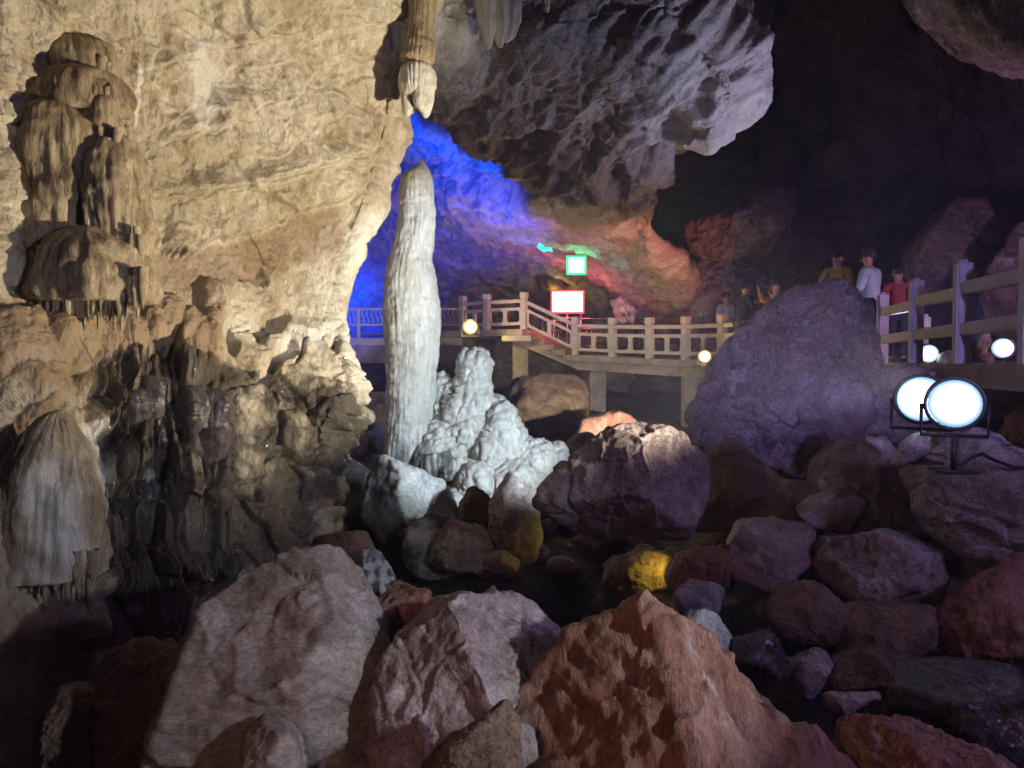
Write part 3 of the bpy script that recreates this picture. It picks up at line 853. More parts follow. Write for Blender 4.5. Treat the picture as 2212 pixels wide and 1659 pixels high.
boulder('white wet stone behind the crest of the red boulder', [(1470, 1400), (1490, 1328), (1545, 1330), (1575, 1370), (1570, 1420), (1500, 1440)], 3.5, 0.15, M['blackwhite'], crag=.05, stain=lambda P, x: np.stack([0 * P[:, 0], 0.1 + fbm(x * 4, 2) * .6, 0 * P[:, 0]], 1))
boulder('glistening olive wet stone beside the red boulder', [(1555, 1440), (1570, 1385), (1630, 1368), (1685, 1400), (1700, 1460), (1620, 1480)], 3.5, 0.18, M['wetdark'], crag=.04)
# middle right
boulder('rounded rock with a white lit cap', [(1565, 1180), (1595, 1122), (1670, 1118), (1755, 1140), (1745, 1215), (1690, 1268), (1600, 1240)], 5.8, 0.4, M['pink'], p=18, facets=[(.1, 1, .35, .62), (-.3, 0, 1, .95), (.5, -.1, 1, 1.), (0, -.5, 1, 1.1)])
boulder('broad mauve boulder with a saddle top, right of the white-capped rock', [(1745, 1210), (1790, 1135), (1840, 1112), (1920, 1150), (1995, 1145), (2025, 1205), (2010, 1280), (1920, 1315), (1780, 1290)], 5.4, 0.45, M['pink'], p=14)
boulder('dim brown boulder below the mauve saddle-topped one', [(1665, 1330), (1690, 1272), (1760, 1268), (1810, 1320), (1780, 1390), (1690, 1400)], 5.0, 0.3, M['brown'], p=9)
boulder('dark boulder in the shade right of the dim brown one', [(1790, 1360), (1830, 1300), (1930, 1305), (2010, 1310), (2020, 1390), (1930, 1430), (1810, 1420)], 4.9, 0.35, M['brown'], p=9)
boulder('pink wedge-shaped rock below the floodlights', [(1755, 1020), (1800, 953), (1905, 958), (1965, 1040), (1990, 1120), (1900, 1165), (1790, 1140)], 6.9, 0.45, M['pink'], p=18)
boulder('pointed reddish stone with a bright white tip', [(1718, 1095), (1760, 1070), (1830, 1048), (1870, 1090), (1830, 1140), (1760, 1135)], 6.3, 0.25, M['pink'], p=18, facets=[(-.6, .7, .5, .7), (0, 0, 1, 1), (.4, -.4, 1, 1)])
boulder('big hazy blue-grey boulder right under the floodlights', [(1930, 1020), (2000, 945), (2100, 930), (2230, 1000), (2330, 1100), (2260, 1230), (2090, 1200), (1985, 1120)], 5.15, 0.42, M['grey'], p=12)
boulder('flat tilted slab with lit edges beside the floodlights', [(1925, 1000), (1955, 955), (2005, 925), (2015, 940), (1990, 985), (1935, 1010)], 4.9, 0.10, M['grey'], p=24)
boulder('rust coloured boulder at the right edge below the walkway', [(2110, 980), (2160, 920), (2280, 900), (2380, 980), (2360, 1180), (2240, 1210), (2150, 1100)], 6.9, 0.6, M['red'], p=12)
boulder('blue-lit rock between the tall boulder and the floodlights', [(1820, 930), (1850, 830), (1930, 800), (2000, 830), (2020, 930), (1950, 960), (1850, 965)], 8.4, 0.5, M['grey'], p=12)
boulder('tall mauve boulder standing before the walkway, fractured crown', [(1495, 880), (1555, 765), (1640, 680), (1720, 622), (1795, 606), (1850, 650), (1892, 745), (1898, 810), (1845, 925), (1765, 990), (1690, 1015), (1590, 990), (1505, 925)], 8.0, 0.75, M['greyfar'], p=18,
        facets=[(-.28, .12, 1, .80), (.8, .2, .75, .80), (.25, .9, .7, .98), (.1, -.55, 1, .98), (-.5, .7, .8, 1.0)], crag=0.03)
boulder('big central boulder with a pale undercut belly and lit crest', [(1135, 1115), (1200, 1030), (1320, 922), (1420, 882), (1492, 862), (1525, 930), (1510, 1090), (1475, 1160), (1340, 1205), (1210, 1165)], 5.4, 0.38, M['grey'], p=20,
        facets=[(-.30, .38, 1, .66), (.62, .05, .85, .80), (.1, 1, .45, 1.0), (-.1, -.8, .62, .74)], crag=0.012)
boulder('dark rock under the tall mauve boulder', [(1490, 1010), (1560, 960), (1650, 1010), (1700, 1060), (1690, 1150), (1560, 1150), (1490, 1120)], 7.2, 0.5, M['brown'], p=10)
boulder('low reddish rock left of the white-capped rock', [(1440, 1250), (1470, 1195), (1540, 1180), (1580, 1200), (1570, 1260), (1480, 1290)], 5.6, 0.3, M['red'], p=10)
boulder('dark rock in the hollow behind the white-capped rock', [(1600, 1110), (1650, 1060), (1740, 1060), (1770, 1110), (1740, 1180), (1640, 1170)], 6.9, 0.4, M['brown'], p=10)
boulder('yellow-lit wet stone glimpsed through the hole in the rocks', [(1300, 1260), (1330, 1205), (1390, 1185), (1440, 1200), (1430, 1270), (1360, 1300)], 6.9, 0.25, M['brown'], p=12)
# around the formation
def bw_stain(P, x):
    dk = sstep(0.12, -0.22, P[:, 0] + 0.25 * P[:, 1]) * 1.3 + 0.6 * fbm(x * 3, 3)
    return np.stack([0.15 + 0 * dk, dk, 0 * dk], 1)
boulder('white boulder with a black crusted left side below the tall stalagmite', [(785, 1085), (800, 1020), (825, 982), (870, 1005), (955, 1050), (985, 1110), (920, 1165), (855, 1195), (805, 1145)], 8.0, 0.5, M['blackwhite'], p=22,
        facets=[(-.6, .3, 1, .8), (.6, .25, 1, .78), (.1, -.5, 1, 1.0)], lump=0.022, stain=bw_stain)
boulder('black round-headed rock right of the black crusted boulder', [(870, 1200), (895, 1140), (930, 1112), (975, 1120), (995, 1160), (960, 1240), (890, 1240)], 7.3, 0.35, M['blackwhite'], p=12, lump=.03, stain=lambda P, x: np.stack([0 * P[:, 0], 0.55 + 0.5 * fbm(x * 3, 3), 0 * P[:, 0]], 1))
boulder('lilac stone with rounded blocks in front of the formation', [(925, 1215), (945, 1165), (1000, 1130), (1055, 1150), (1070, 1200), (1040, 1235), (960, 1240)], 7.0, 0.35, M['pink'], p=14, crag=.04)
boulder('small flat lilac stone lying by the dark hollow', [(1040, 1225), (1050, 1198), (1085, 1190), (1118, 1205), (1110, 1228), (1060, 1236)], 6.7, 0.15, M['pink'], p=8)
boulder('pink pointed rock leaning on the big central boulder', [(1050, 1190), (1065, 1090), (1100, 1032), (1145, 1062), (1160, 1130), (1150, 1205), (1090, 1215)], 7.2, 0.35, M['pink'], p=18, crag=.02)
boulder('dark rock cone standing in for a shadow at the foot of the formation', [(980, 1150), (995, 1090), (1020, 1064), (1050, 1075), (1065, 1130), (1050, 1180), (1000, 1180)], 7.9, 0.3, M['brown'], p=9)  # solid dark cone in place of a cast shadow
boulder('tan flat-topped stone behind the tan foreground boulder', [(690, 1200), (705, 1160), (750, 1150), (800, 1170), (815, 1215), (740, 1240)], 6.0, 0.3, M['brown'], p=10)
boulder('golden wet rock deep beside the wall end', [(690, 1120), (705, 1010), (740, 985), (790, 1020), (805, 1100), (770, 1165), (700, 1170)], 9.4, 0.5, M['wetdark'], lump=.05)
boulder('reddish stone behind the golden wet rock', [(700, 985), (715, 945), (770, 920), (795, 945), (790, 985), (730, 1000)], 11.0, 0.4, M['pink'])
boulder('small pale stone next to the reddish stone', [(785, 965), (800, 930), (830, 928), (840, 965), (810, 980)], 11.2, 0.25, M['grey'])
boulder('round brown boulder under the footbridge', [(1075, 900), (1100, 850), (1160, 815), (1225, 810), (1265, 860), (1255, 930), (1190, 990), (1110, 970)], 14.5, 1.0, M['brown'], p=8)
boulder('dim reddish rock below the bridge pier', [(1235, 960), (1270, 905), (1330, 890), (1380, 930), (1350, 990), (1260, 1010)], 12.5, 0.7, M['red'], p=9)
boulder('dim brown rock in the gap left of the stalagmite', [(700, 920), (740, 860), (820, 850), (860, 900), (830, 960), (730, 960)], 15.5, 0.9, M['brown'], p=9)
boulder('low brown rock between bridge and big central boulder', [(1180, 1010), (1230, 950), (1300, 960), (1330, 1030), (1260, 1070), (1190, 1060)], 10.5, 0.6, M['brown'], p=9)
# outcrops high up
boulder('pale outcrop hanging from the ceiling, top right corner', [(1960, 20), (2000, -60), (2200, -140), (2400, -60), (2380, 120), (2230, 150), (2120, 135), (2030, 90)], 9.0, 0.9, M['greyfar'], p=12, name='rock_outcrop', cat='rock', n=44, crag=.02)
boulder('pale knobbly outcrop in the dark beneath the ceiling edge', [(1480, 500), (1530, 440), (1620, 420), (1690, 380), (1700, 460), (1640, 540), (1540, 560)], 18, 1.2, M['greyfar'], p=10, name='rock_outcrop', cat='rock', crag=.06)
boulder('dim bulging rock mass behind the visitors on the bridge', [(1480, 720), (1500, 590), (1570, 530), (1640, 540), (1660, 640), (1640, 760), (1540, 780)], 19, 1.2, M['greyfar'], p=10, name='rock_outcrop', cat='rock', crag=.04)
boulder('dim leaning slab in the dark above the right railing', [(1960, 610), (1985, 530), (2060, 440), (2130, 430), (2150, 520), (2080, 620), (2000, 650)], 15, 0.8, M['greyfar'], p=14, name='rock_outcrop', cat='rock')
boulder('dim brown rock at the right edge behind the railing', [(2130, 700), (2150, 560), (2200, 480), (2320, 470), (2330, 720), (2200, 760)], 13, 0.8, M['greyfar'], p=10, name='rock_outcrop', cat='rock')


def rubble():
    rs = np.random.RandomState(21)
    dirs, q = cube_sphere(5)
    vs, qs, o_ = [], [], 0
    for k in range(650):
        y = rs.uniform(2.2, 13); x = rs.uniform(-0.35, 0.75) * y * 0.9 + rs.uniform(-.3, .3)
        if x < -1.6 or (y < 7.5 and x < 2.3): continue
        r = rs.uniform(0.04, 0.17) * (0.6 + y * 0.06)
        z = 0.25 + 0.055 * y + 0.5 * float(sstep(4, 9, abs(x + 0.5))) - 0.9 * math.exp(-((x - 0.6) / 1.6) ** 2 - ((y - 5.0) / 1.7) ** 2) + 0.15
        A = rs.normal(size=(8, 3)); A /= np.linalg.norm(A, axis=1, keepdims=True); D = rs.uniform(.35, 1, 8)
        kk = (np.clip(dirs @ A.T, 0, None) / D) ** 40
        rad = np.minimum(kk.sum(1) ** (-1 / 40.), 1.2)
        vs.append(dirs * rad[:, None] * r * np.array([1.2, 1, .75]) + np.array([x, y, z])); qs.append(q + o_); o_ += len(dirs)
    o = link('rubble', np_mesh('rubble', np.concatenate(vs), np.concatenate(qs)), M['brown'], smooth=False)
    tag(o, 'loose broken rubble strewn over the cave floor between the boulders', kind='stuff')
rubble()

boulder('big dim rock face joining the ceiling to the bridge, behind the visitors', [(1385, 360), (1450, 300), (1540, 310), (1630, 370), (1715, 470), (1700, 580), (1660, 720), (1560, 800), (1440, 790), (1390, 600)], 21.5, 1.8, M['greyfar'], p=12, name='rock_outcrop', cat='rock', n=44, crag=.05)

# ------------------------------------------------------------------ stalagmites and stalactites
def revolve(name, prof, depth, mat, parent=None, flute=(0.05, 5.0), nseg=160, step=2.2, loc=None, label=None, cat=None, group=None, flat=1.0, lump=0.0, stain=None, seed=0.0, cap=True, warp=0.0):
    """prof: rows (ky, left kx, right kx) of the outline at the given distance"""
    pr = np.array(prof, float)
    ky = np.arange(pr[0, 0], pr[-1, 0] + 0.01, step)
    lr = np.stack([np.interp(ky, pr[:, 0], pr[:, 1]), np.interp(ky, pr[:, 0], pr[:, 2])], 1)
    ker = np.array([1, 2, 3, 2, 1.]); ker /= ker.sum()
    for c in (0, 1):
        lr[2:-2, c] = np.convolve(lr[:, c], ker, 'valid')
    cx = lr.mean(1); rad = (lr[:, 1] - lr[:, 0]) / 2 * depth / FK
    C = at(cx, ky, np.full(len(ky), depth))
    th = np.linspace(0, 2 * math.pi, nseg, endpoint=False)
    dirs = np.stack([np.cos(th), np.sin(th) * flat, 0 * th], 1)
    r = np.repeat(rad[:, None], nseg, 1)
    zz = C[:, 2][:, None].repeat(nseg, 1)
    q = np.stack([(np.cos(th)[None] * flute[1]).repeat(len(ky), 0), (np.sin(th)[None] * flute[1]).repeat(len(ky), 0), zz * 0.9 + seed], -1).reshape(-1, 3)
    fl = (1 - 2 * np.abs(perlin(q))) + 0.5 * (1 - 2 * np.abs(perlin(q * np.array([2.3, 2.3, 1.5]) + 5)))
    r = r * (1 + flute[0] * fl.reshape(r.shape))
    P = C[:, None, :] + dirs[None] * r[..., None]
    p = P.reshape(-1, 3)
    rd = np.repeat(dirs[None], len(ky), 0).reshape(-1, 3)
    d = 0.022 * fbm(p * 3 + seed, 3) * np.minimum(rad[:, None].repeat(nseg, 1).ravel() * 3, 1) + 0.008 * fbm(p * 14, 3)
    d += 0.010 * ridged(p * np.array([2.5, 2.5, 7]) + seed, 3) * np.minimum(rad[:, None].repeat(nseg, 1).ravel() * 4, 1)
    if warp: d += warp * fbm(p * np.array([3.2, 3.2, 2.0]) + seed * 1.7, 3)
    if lump:
        f1, f2, idn = worley(p * 9 + seed); d += lump * np.clip(0.8 - f1, -.1, 1)
    p = p + rd * d[:, None]
    base = C[-1].copy()
    n0 = len(p)
    quads = grid_quads(len(ky), nseg, wrap=True)
    me = np_mesh(name, p - base, quads)
    if cap:
        bm = bmesh.new(); bm.from_mesh(me)
        bm.verts.ensure_lookup_table()
        for row in (0, len(ky) - 1):
            try: bm.faces.new([bm.verts[row * nseg + k] for k in range(nseg)])
            except Exception: pass
        bmesh.ops.recalc_face_normals(bm, faces=bm.faces)
        bm.to_mesh(me); bm.free()
    o = link(name, me, mat, parent=parent)
    if parent is None: o.location = base
    else: o.location = Vector(base) - parent.location
    st = np.zeros((len(p), 3)) if stain is None else np.clip(stain(p, rd, np.repeat(ky[:, None], nseg, 1).ravel()), 0, 1)
    set_attr(me, 'stain', np.concatenate([st, np.ones((len(p), 1))], 1))
    return tag(o, label, cat, group)


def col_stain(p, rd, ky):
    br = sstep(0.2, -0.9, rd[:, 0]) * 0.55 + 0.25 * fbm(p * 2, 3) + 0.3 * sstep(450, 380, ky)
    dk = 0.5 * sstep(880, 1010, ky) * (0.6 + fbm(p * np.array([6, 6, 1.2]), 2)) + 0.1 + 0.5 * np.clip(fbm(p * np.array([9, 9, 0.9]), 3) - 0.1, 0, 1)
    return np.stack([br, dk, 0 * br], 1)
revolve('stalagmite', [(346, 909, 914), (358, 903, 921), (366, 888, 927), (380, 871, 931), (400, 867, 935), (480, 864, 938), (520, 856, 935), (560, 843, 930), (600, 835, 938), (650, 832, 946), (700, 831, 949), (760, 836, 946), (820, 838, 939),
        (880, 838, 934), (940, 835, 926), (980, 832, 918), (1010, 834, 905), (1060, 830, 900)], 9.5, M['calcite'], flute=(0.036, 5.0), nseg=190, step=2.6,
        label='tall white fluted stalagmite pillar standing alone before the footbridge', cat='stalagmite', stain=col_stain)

st = empty('stalactite', at(900, 20, 7.4), 'thick stalactite hanging right above the tall stalagmite, brown with a white tip', 'stalactite')
revolve('sheath', [(-80, 880, 950), (20, 886, 938), (60, 884, 934), (95, 876, 934), (98, 872, 938), (130, 868, 936), (134, 872, 932), (144, 880, 926)], 7.4, M['stalac'], parent=st, flute=(0.07, 5), nseg=140)
revolve('white_collar', [(140, 880, 926), (150, 869, 934), (165, 866, 936), (190, 867, 935), (205, 872, 930), (212, 880, 920)], 7.4, M['calcite'], parent=st, flute=(0.10, 5), nseg=140)
for k, (a, b, tip, c) in enumerate(((866, 894, 252, 880), (888, 912, 236, 899), (904, 936, 256, 919), (892, 922, 242, 911), (872, 900, 246, 888))):
    revolve('drip_tip', [(165, a + 2, b - 2), (190, a, b), (210, a + 1, b - 1), (228, a + 3, b - 3), (tip - 9, c - 8, c + 9), (tip, c - 2, c + 2)], 7.4 + (0.0, 0.05, 0.0, -0.08, .1)[k], M['calcite'], parent=st, flute=(0.12, 4), nseg=70, seed=k * 3)
revolve('stalactite', [(150, 960, 1000), (165, 965, 998), (185, 962, 1004), (215, 960, 1007), (232, 966, 1002), (240, 980, 992)], 12.0, M['stalac'], flute=(0.16, 6), nseg=120, label='short brown broom-shaped stalactite right of the white-tipped one', cat='stalactite')
st2 = empty('stalactite', at(1080, 0, 9.0), 'pale pleated stalactite curtain at the top centre of the ceiling', 'stalactite')
for k, (a, b, tip, c) in enumerate(((1030, 1072, 106, 1056), (1052, 1100, 104, 1080), (1080, 1124, 92, 1095), (1044, 1066, 92, 1052), (1100, 1126, 50, 1114))):
    revolve('curtain_fold', [(-60, a, b), (0, a, b), (50, a + (c - a) * .12, b - (b - c) * .15), (80, a + (c - a) * .5, b - (b - c) * .45), (tip, c - 3, c + 3)], 9.0 + 0.04 * k, M['calcite'], parent=st2, flute=(0.16, 4), nseg=80, flat=.45, seed=k * 5)
revolve('stalactite', [(-60, 1172, 1190), (0, 1177, 1188), (20, 1178, 1187), (26, 1180, 1185)], 8.0, M['calcite'], nseg=40, label='slim white stalactite at the very top, right of the pleated curtain', cat='stalactite')


# flowstone on the left wall
def fringe(parent, u0, u1, v0, n, depth, mat, length, width, seed, sag=0.0):
    rs = np.random.RandomState(seed)
    for k in range(n):
        f = (k + rs.uniform(.2, .8)) / n; c = u0 + (u1 - u0) * f; w = width * rs.uniform(.6, 1.2); l = length * rs.uniform(.5, 1.2)
        v = v0 + sag * 4 * f * (1 - f) + rs.uniform(-6, 6)
        revolve('drip', [(v - l * .8, c - w, c + w), (v, c - w * .9, c + w * .9), (v + l * .55, c - w * .55, c + w * .5), (v + l, c - w * .12, c + w * .12)], depth + rs.uniform(-.03, .03), mat, parent=parent, flute=(.08, 3), nseg=18, step=3.0, seed=k, cap=False)


def fl_stain(wl, br):
    def f(p, rd, ky):
        n = fbm(p * 2.5, 3)
        return np.stack([br + 0.5 * n, 0.12 + 0.4 * n - 0.1 * rd[:, 1], wl + 0 * n], 1)
    return f


fs = empty('flowstone_column', at(180, 650, 5.3), 'tall brown fluted flowstone column stacked up the far left wall', 'flowstone')
for k, (prof, dep, fl, st_) in enumerate((
        ([(62, 140, 165), (72, 112, 192), (95, 88, 222), (130, 78, 236), (165, 84, 240), (185, 96, 232)], 5.72, .6, (.0, .25)),
        ([(150, 120, 200), (165, 85, 240), (195, 66, 256), (225, 60, 262), (250, 70, 256)], 5.64, .6, (.0, .35)),
        ([(222, 95, 140), (235, 68, 170), (270, 48, 186), (340, 40, 190), (420, 38, 188), (490, 46, 182), (550, 58, 172), (590, 66, 160)], 5.48, .75, (.0, .3)),
        ([(205, 205, 225), (220, 188, 246), (260, 180, 258), (310, 178, 262), (350, 182, 258)], 5.58, .7, (.0, .2)),
        ([(290, 225, 250), (305, 200, 278), (350, 184, 300), (420, 178, 312), (480, 180, 316), (530, 190, 312), (560, 200, 305)], 5.54, .75, (.1, .05)),
        ([(490, 165, 215), (505, 130, 250), (540, 100, 290), (590, 82, 312), (630, 78, 316), (655, 90, 306)], 5.38, .75, (.0, .25)))):
    revolve('flow_lobe', prof, dep, M['stalac'], parent=fs, flute=(.085, 7.0), nseg=110, step=4.0, flat=fl, seed=k * 7.0, stain=fl_stain(*st_), lump=.02, warp=.09)
fringe(fs, 84, 312, 622, 26, 5.22, M['stalac'], 66, 9, 3, sag=26)
fringe(fs, 88, 236, 172, 14, 5.62, M['stalac'], 60, 9, 31)
fringe(fs, 70, 250, 236, 16, 5.52, M['stalac'], 70, 10, 32)
fringe(fs, 190, 310, 540, 12, 5.40, M['stalac'], 60, 9, 33)
fringe(fs, 182, 258, 330, 8, 5.46, M['stalac'], 60, 9, 34)
fringe(fs, 70, 165, 560, 8, 5.22, M['stalac'], 40, 8, 5)
fs = empty('flowstone_cone', at(80, 1240, 4.5), 'pale cream flowstone cone at the left edge above the floor rocks', 'flowstone')
revolve('flow_lobe', [(885, 110, 140), (897, 80, 160), (930, 50, 172), (990, 20, 184), (1060, 0, 196), (1130, -20, 206), (1190, -34, 212), (1240, -30, 204)], 4.55, M['stalac'], parent=fs, flute=(.06, 6), nseg=150, step=4.0, flat=.8, stain=lambda p, rd, ky: np.stack([.35 + .6 * fbm(p * 2, 3) - .5 * rd[:, 0], .05 + 0 * ky, .55 * sstep(-.4, .5, rd[:, 0]) * (1 + fbm(p * 3, 2))], 1), seed=3, lump=.02, warp=.08)
revolve('flow_lobe', [(1000, -60, -20), (1020, -90, 10), (1100, -120, 40), (1200, -130, 50), (1250, -110, 40)], 4.4, M['stalac'], parent=fs, flute=(.07, 6), nseg=120, step=4.0, flat=.8, stain=fl_stain(.3, .4), seed=9)
fringe(fs, -30, 206, 1222, 15, 4.40, M['stalac'], 62, 11, 8, sag=16)
fringe(fs, 110, 200, 1290, 7, 4.62, M['stalac'], 110, 9, 12)
fs = empty('wet_drapery', at(310, 1340, 5.0), 'black glistening wet drip formations low on the left wall', 'flowstone')
rr = np.random.RandomState(9)
for k in range(24):
    c = 172 + (k % 8) * 40 + rr.uniform(-24, 24); v = 790 + (k // 8) * 150 + rr.uniform(-70, 60); w = rr.uniform(13, 34); l = rr.uniform(190, 360)
    dep = 5.35 - (v - 800) * 0.0013 + (c - 180) * 0.0016
    revolve('wet_drip', [(v, c - w * .3, c + w * .3), (v + 10, c - w * .8, c + w * .8), (v + l * .3, c - w, c + w), (v + l * .65, c - w * .8, c + w * .85), (v + l * .85, c - w * .55, c + w * .5), (v + l, c - w * .12, c + w * .12)], dep + rr.uniform(-.06, .05), M['wetdark'], parent=fs, flute=(.10, 4), nseg=44, step=3.5, flat=.8, seed=k * 3.0, lump=.03, warp=.06,
            stain=lambda p, rd, ky: np.stack([.3 + 0 * ky, .45 + fbm(p * 3, 2), 0 * ky], 1))


# cluster beside the tall stalagmite: blobs grown together
def blob_mesh(name, blobs, vox):
    dirs, q = cube_sphere(14)
    vs, qs, o_ = [], [], 0
    for (kx, ky, d, rx, rz, ry, lean) in blobs:
        c = at(kx, ky, d)
        s = d / FK
        w = dirs * np.array([rx * s, ry, rz * s])
        w[:, 0] += w[:, 2] * lean
        vs.append(w + c); qs.append(q + o_); o_ += len(dirs)
    me = np_mesh(name, np.concatenate(vs), np.concatenate(qs))
    o = bpy.data.objects.new(name, me); COL.objects.link(o)
    m = o.modifiers.new('r', 'REMESH'); m.mode = 'VOXEL'; m.voxel_size = vox
    m2 = o.modifiers.new('s', 'SMOOTH'); m2.iterations = 6; m2.factor = 0.5
    dg = bpy.context.evaluated_depsgraph_get()
    out = bpy.data.meshes.new_from_object(o.evaluated_get(dg))
    bpy.data.objects.remove(o); bpy.data.meshes.remove(me)
    return out


def formation():
    D0 = 9.6
    blobs = [  # kx, ky, distance, half width, half height, half depth (m), lean
        (1024, 800, D0, 36, 48, .22, 0), (1020, 860, D0, 40, 70, .26, 0), (1012, 930, D0, 52, 80, .34, 0),
        (955, 850, D0 + .15, 24, 38, .2, 0), (975, 850, D0 + .05, 20, 26, .16, 0), (950, 900, D0 + .1, 26, 40, .2, 0), (985, 890, D0 - .1, 24, 40, .2, 0),
        (960, 960, D0 - .05, 40, 60, .3, 0), (940, 990, D0 - .15, 48, 55, .34, .2), (975, 1010, D0 - .2, 40, 30, .3, 0), (900, 1000, D0 - .05, 50, 28, .3, 0),
        (1070, 900, D0 + .05, 24, 40, .2, 0), (1085, 950, D0 - .1, 42, 80, .32, 0), (1060, 990, D0 - .25, 34, 60, .26, 0), (1112, 960, D0, 26, 50, .26, 0),
        (1140, 985, D0, 34, 40, .3, 0), (1165, 995, D0 - .1, 38, 42, .3, 0), (1200, 990, D0 - .05, 24, 28, .22, 0), (1212, 972, D0 - .05, 10, 12, .1, 0), (1190, 1020, D0 - .1, 28, 30, .25, 0),
        (1040, 1040, D0 - .35, 50, 46, .36, 0), (1100, 1040, D0 - .35, 58, 44, .36, 0), (1150, 1050, D0 - .2, 50, 40, .34, 0), (1060, 1090, D0 - .4, 34, 40, .26, 0), (1100, 1090, D0 - .3, 60, 60, .4, 0),
        (1010, 1060, D0 - .4, 30, 30, .26, 0), (985, 1080, D0 - .5, 30, 28, .22, 0), (1000, 1130, D0 - .1, 80, 70, .5, 0)]
    me = blob_mesh('stalagmite_cluster', blobs, 0.0165)
    n = len(me.vertices)
    co = np.empty(n * 3, F32); me.vertices.foreach_get('co', co); co = co.reshape(-1, 3)
    nr = np.empty(n * 3, F32); me.vertices.foreach_get('normal', nr); nr = nr.reshape(-1, 3)
    rel = co - CAM; dep = rel @ FWD
    kx = rel[:, 0] / dep * FK + CXK; ky = -(rel @ UPC) / dep * FK + CYK
    f1, f2, _ = worley(co * 8.5); g1, g2, _ = worley(co * 17)
    caul = np.clip(sstep(1110, 1150, kx) * sstep(1040, 1000, ky) + sstep(1000, 975, kx) * sstep(960, 930, ky), 0, 1)
    d = caul * (0.06 * np.clip(0.8 - f1, 0, 1) + 0.025 * np.clip(0.8 - g1, 0, 1))
    d += (1 - caul) * (0.06 * fbm(co * 2.5, 3) + 0.016 * ridged(co * 5, 3) + 0.03 * np.clip(0.75 - f1, 0, 1))
    steep = np.clip(1 - np.abs(nr[:, 2]), 0, 1)
    fl = 1 - 2 * np.abs(perlin(np.stack([kx / 11, ky / 90, 0 * kx], 1)))
    low = sstep(960, 1010, ky)
    d += 0.022 * fl * steep * low + 0.012 * fl * steep * (1 - caul)
    h1, h2, _ = worley(co * 5.0 + 0.5 * np.stack([fbm(co * 3, 2)] * 3, 1))
    crev = np.exp(-((h2 - h1) / 0.09) ** 2)
    d += 0.012 * fbm(co * 16, 3) - 0.03 * crev * (1 - 0.5 * low) + 0.02 * ridged(co * np.array([6, 6, 2.2]), 2)
    co2 = co + nr * d[:, None]
    base = at(1060, 1120, D0)
    me.vertices.foreach_set('co', np.ascontiguousarray(co2 - base, F32).ravel())
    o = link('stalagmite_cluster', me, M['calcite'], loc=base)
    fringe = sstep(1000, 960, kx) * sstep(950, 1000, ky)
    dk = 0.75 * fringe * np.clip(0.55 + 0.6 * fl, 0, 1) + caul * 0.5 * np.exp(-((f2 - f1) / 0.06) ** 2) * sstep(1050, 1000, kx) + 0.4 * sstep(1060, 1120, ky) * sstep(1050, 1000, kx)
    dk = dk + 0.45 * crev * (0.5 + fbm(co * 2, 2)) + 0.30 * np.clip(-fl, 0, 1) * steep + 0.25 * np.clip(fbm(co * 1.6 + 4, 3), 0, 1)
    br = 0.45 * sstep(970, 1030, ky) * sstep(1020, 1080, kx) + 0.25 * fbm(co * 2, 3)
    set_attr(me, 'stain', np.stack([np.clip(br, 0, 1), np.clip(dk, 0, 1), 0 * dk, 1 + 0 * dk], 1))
    tag(o, 'white lumpy stalagmite cluster spreading right from the tall pillar', 'stalagmite')
formation()


# ------------------------------------------------------------------ footbridge
def arr(*v): return np.array(v, float)


BP = [(1000, 22.3, 3.97), (1052, 21.6, 3.97), (1132, 21.0, 3.97), (1243, 20.4, 3.21), (1323, 19.7, 3.14), (1403, 18.8, 3.09), (1481, 17.8, 3.05), (1560, 16.7, 3.03), (1640, 15.4, 3.02), (1722, 14.0, 3.01)]
BXY = []
for kx, d_, z in BP:
    q = at(kx, 782, d_); BXY.append(Vector((q[0], q[1], z)))
bridge = empty('footbridge', Vector((BXY[3].x, BXY[3].y, 1.5)), 'cream concrete footbridge with steps and square-holed railing panels', 'bridge')


def bpart(name, me, mat, smooth=False):
    o = link(name, me, mat, parent=bridge, smooth=smooth)
    o.location = -bridge.location
    return o


def post_mesh(w=0.2, h=1.08, groove=True):
    bm = bmesh.new()
    add_box(bm, (0, 0, (h - 0.22) / 2), (w * 0.9, w * 0.9, h - 0.22))
    add_box(bm, (0, 0, h - 0.20), (w * 0.76, w * 0.76, 0.05))
    add_box(bm, (0, 0, h - 0.09), (w, w, 0.18))
    bmesh.ops.bevel(bm, geom=bm.edges[:], offset=0.012, segments=2, affect='EDGES')
    for s in (-1, 1):
        add_box(bm, (s * w * 0.2, -w * 0.452, (h - 0.25) / 2 + 0.02), (w * 0.14, 0.012, h * 0.62))
    return bm_mesh('post', bm)


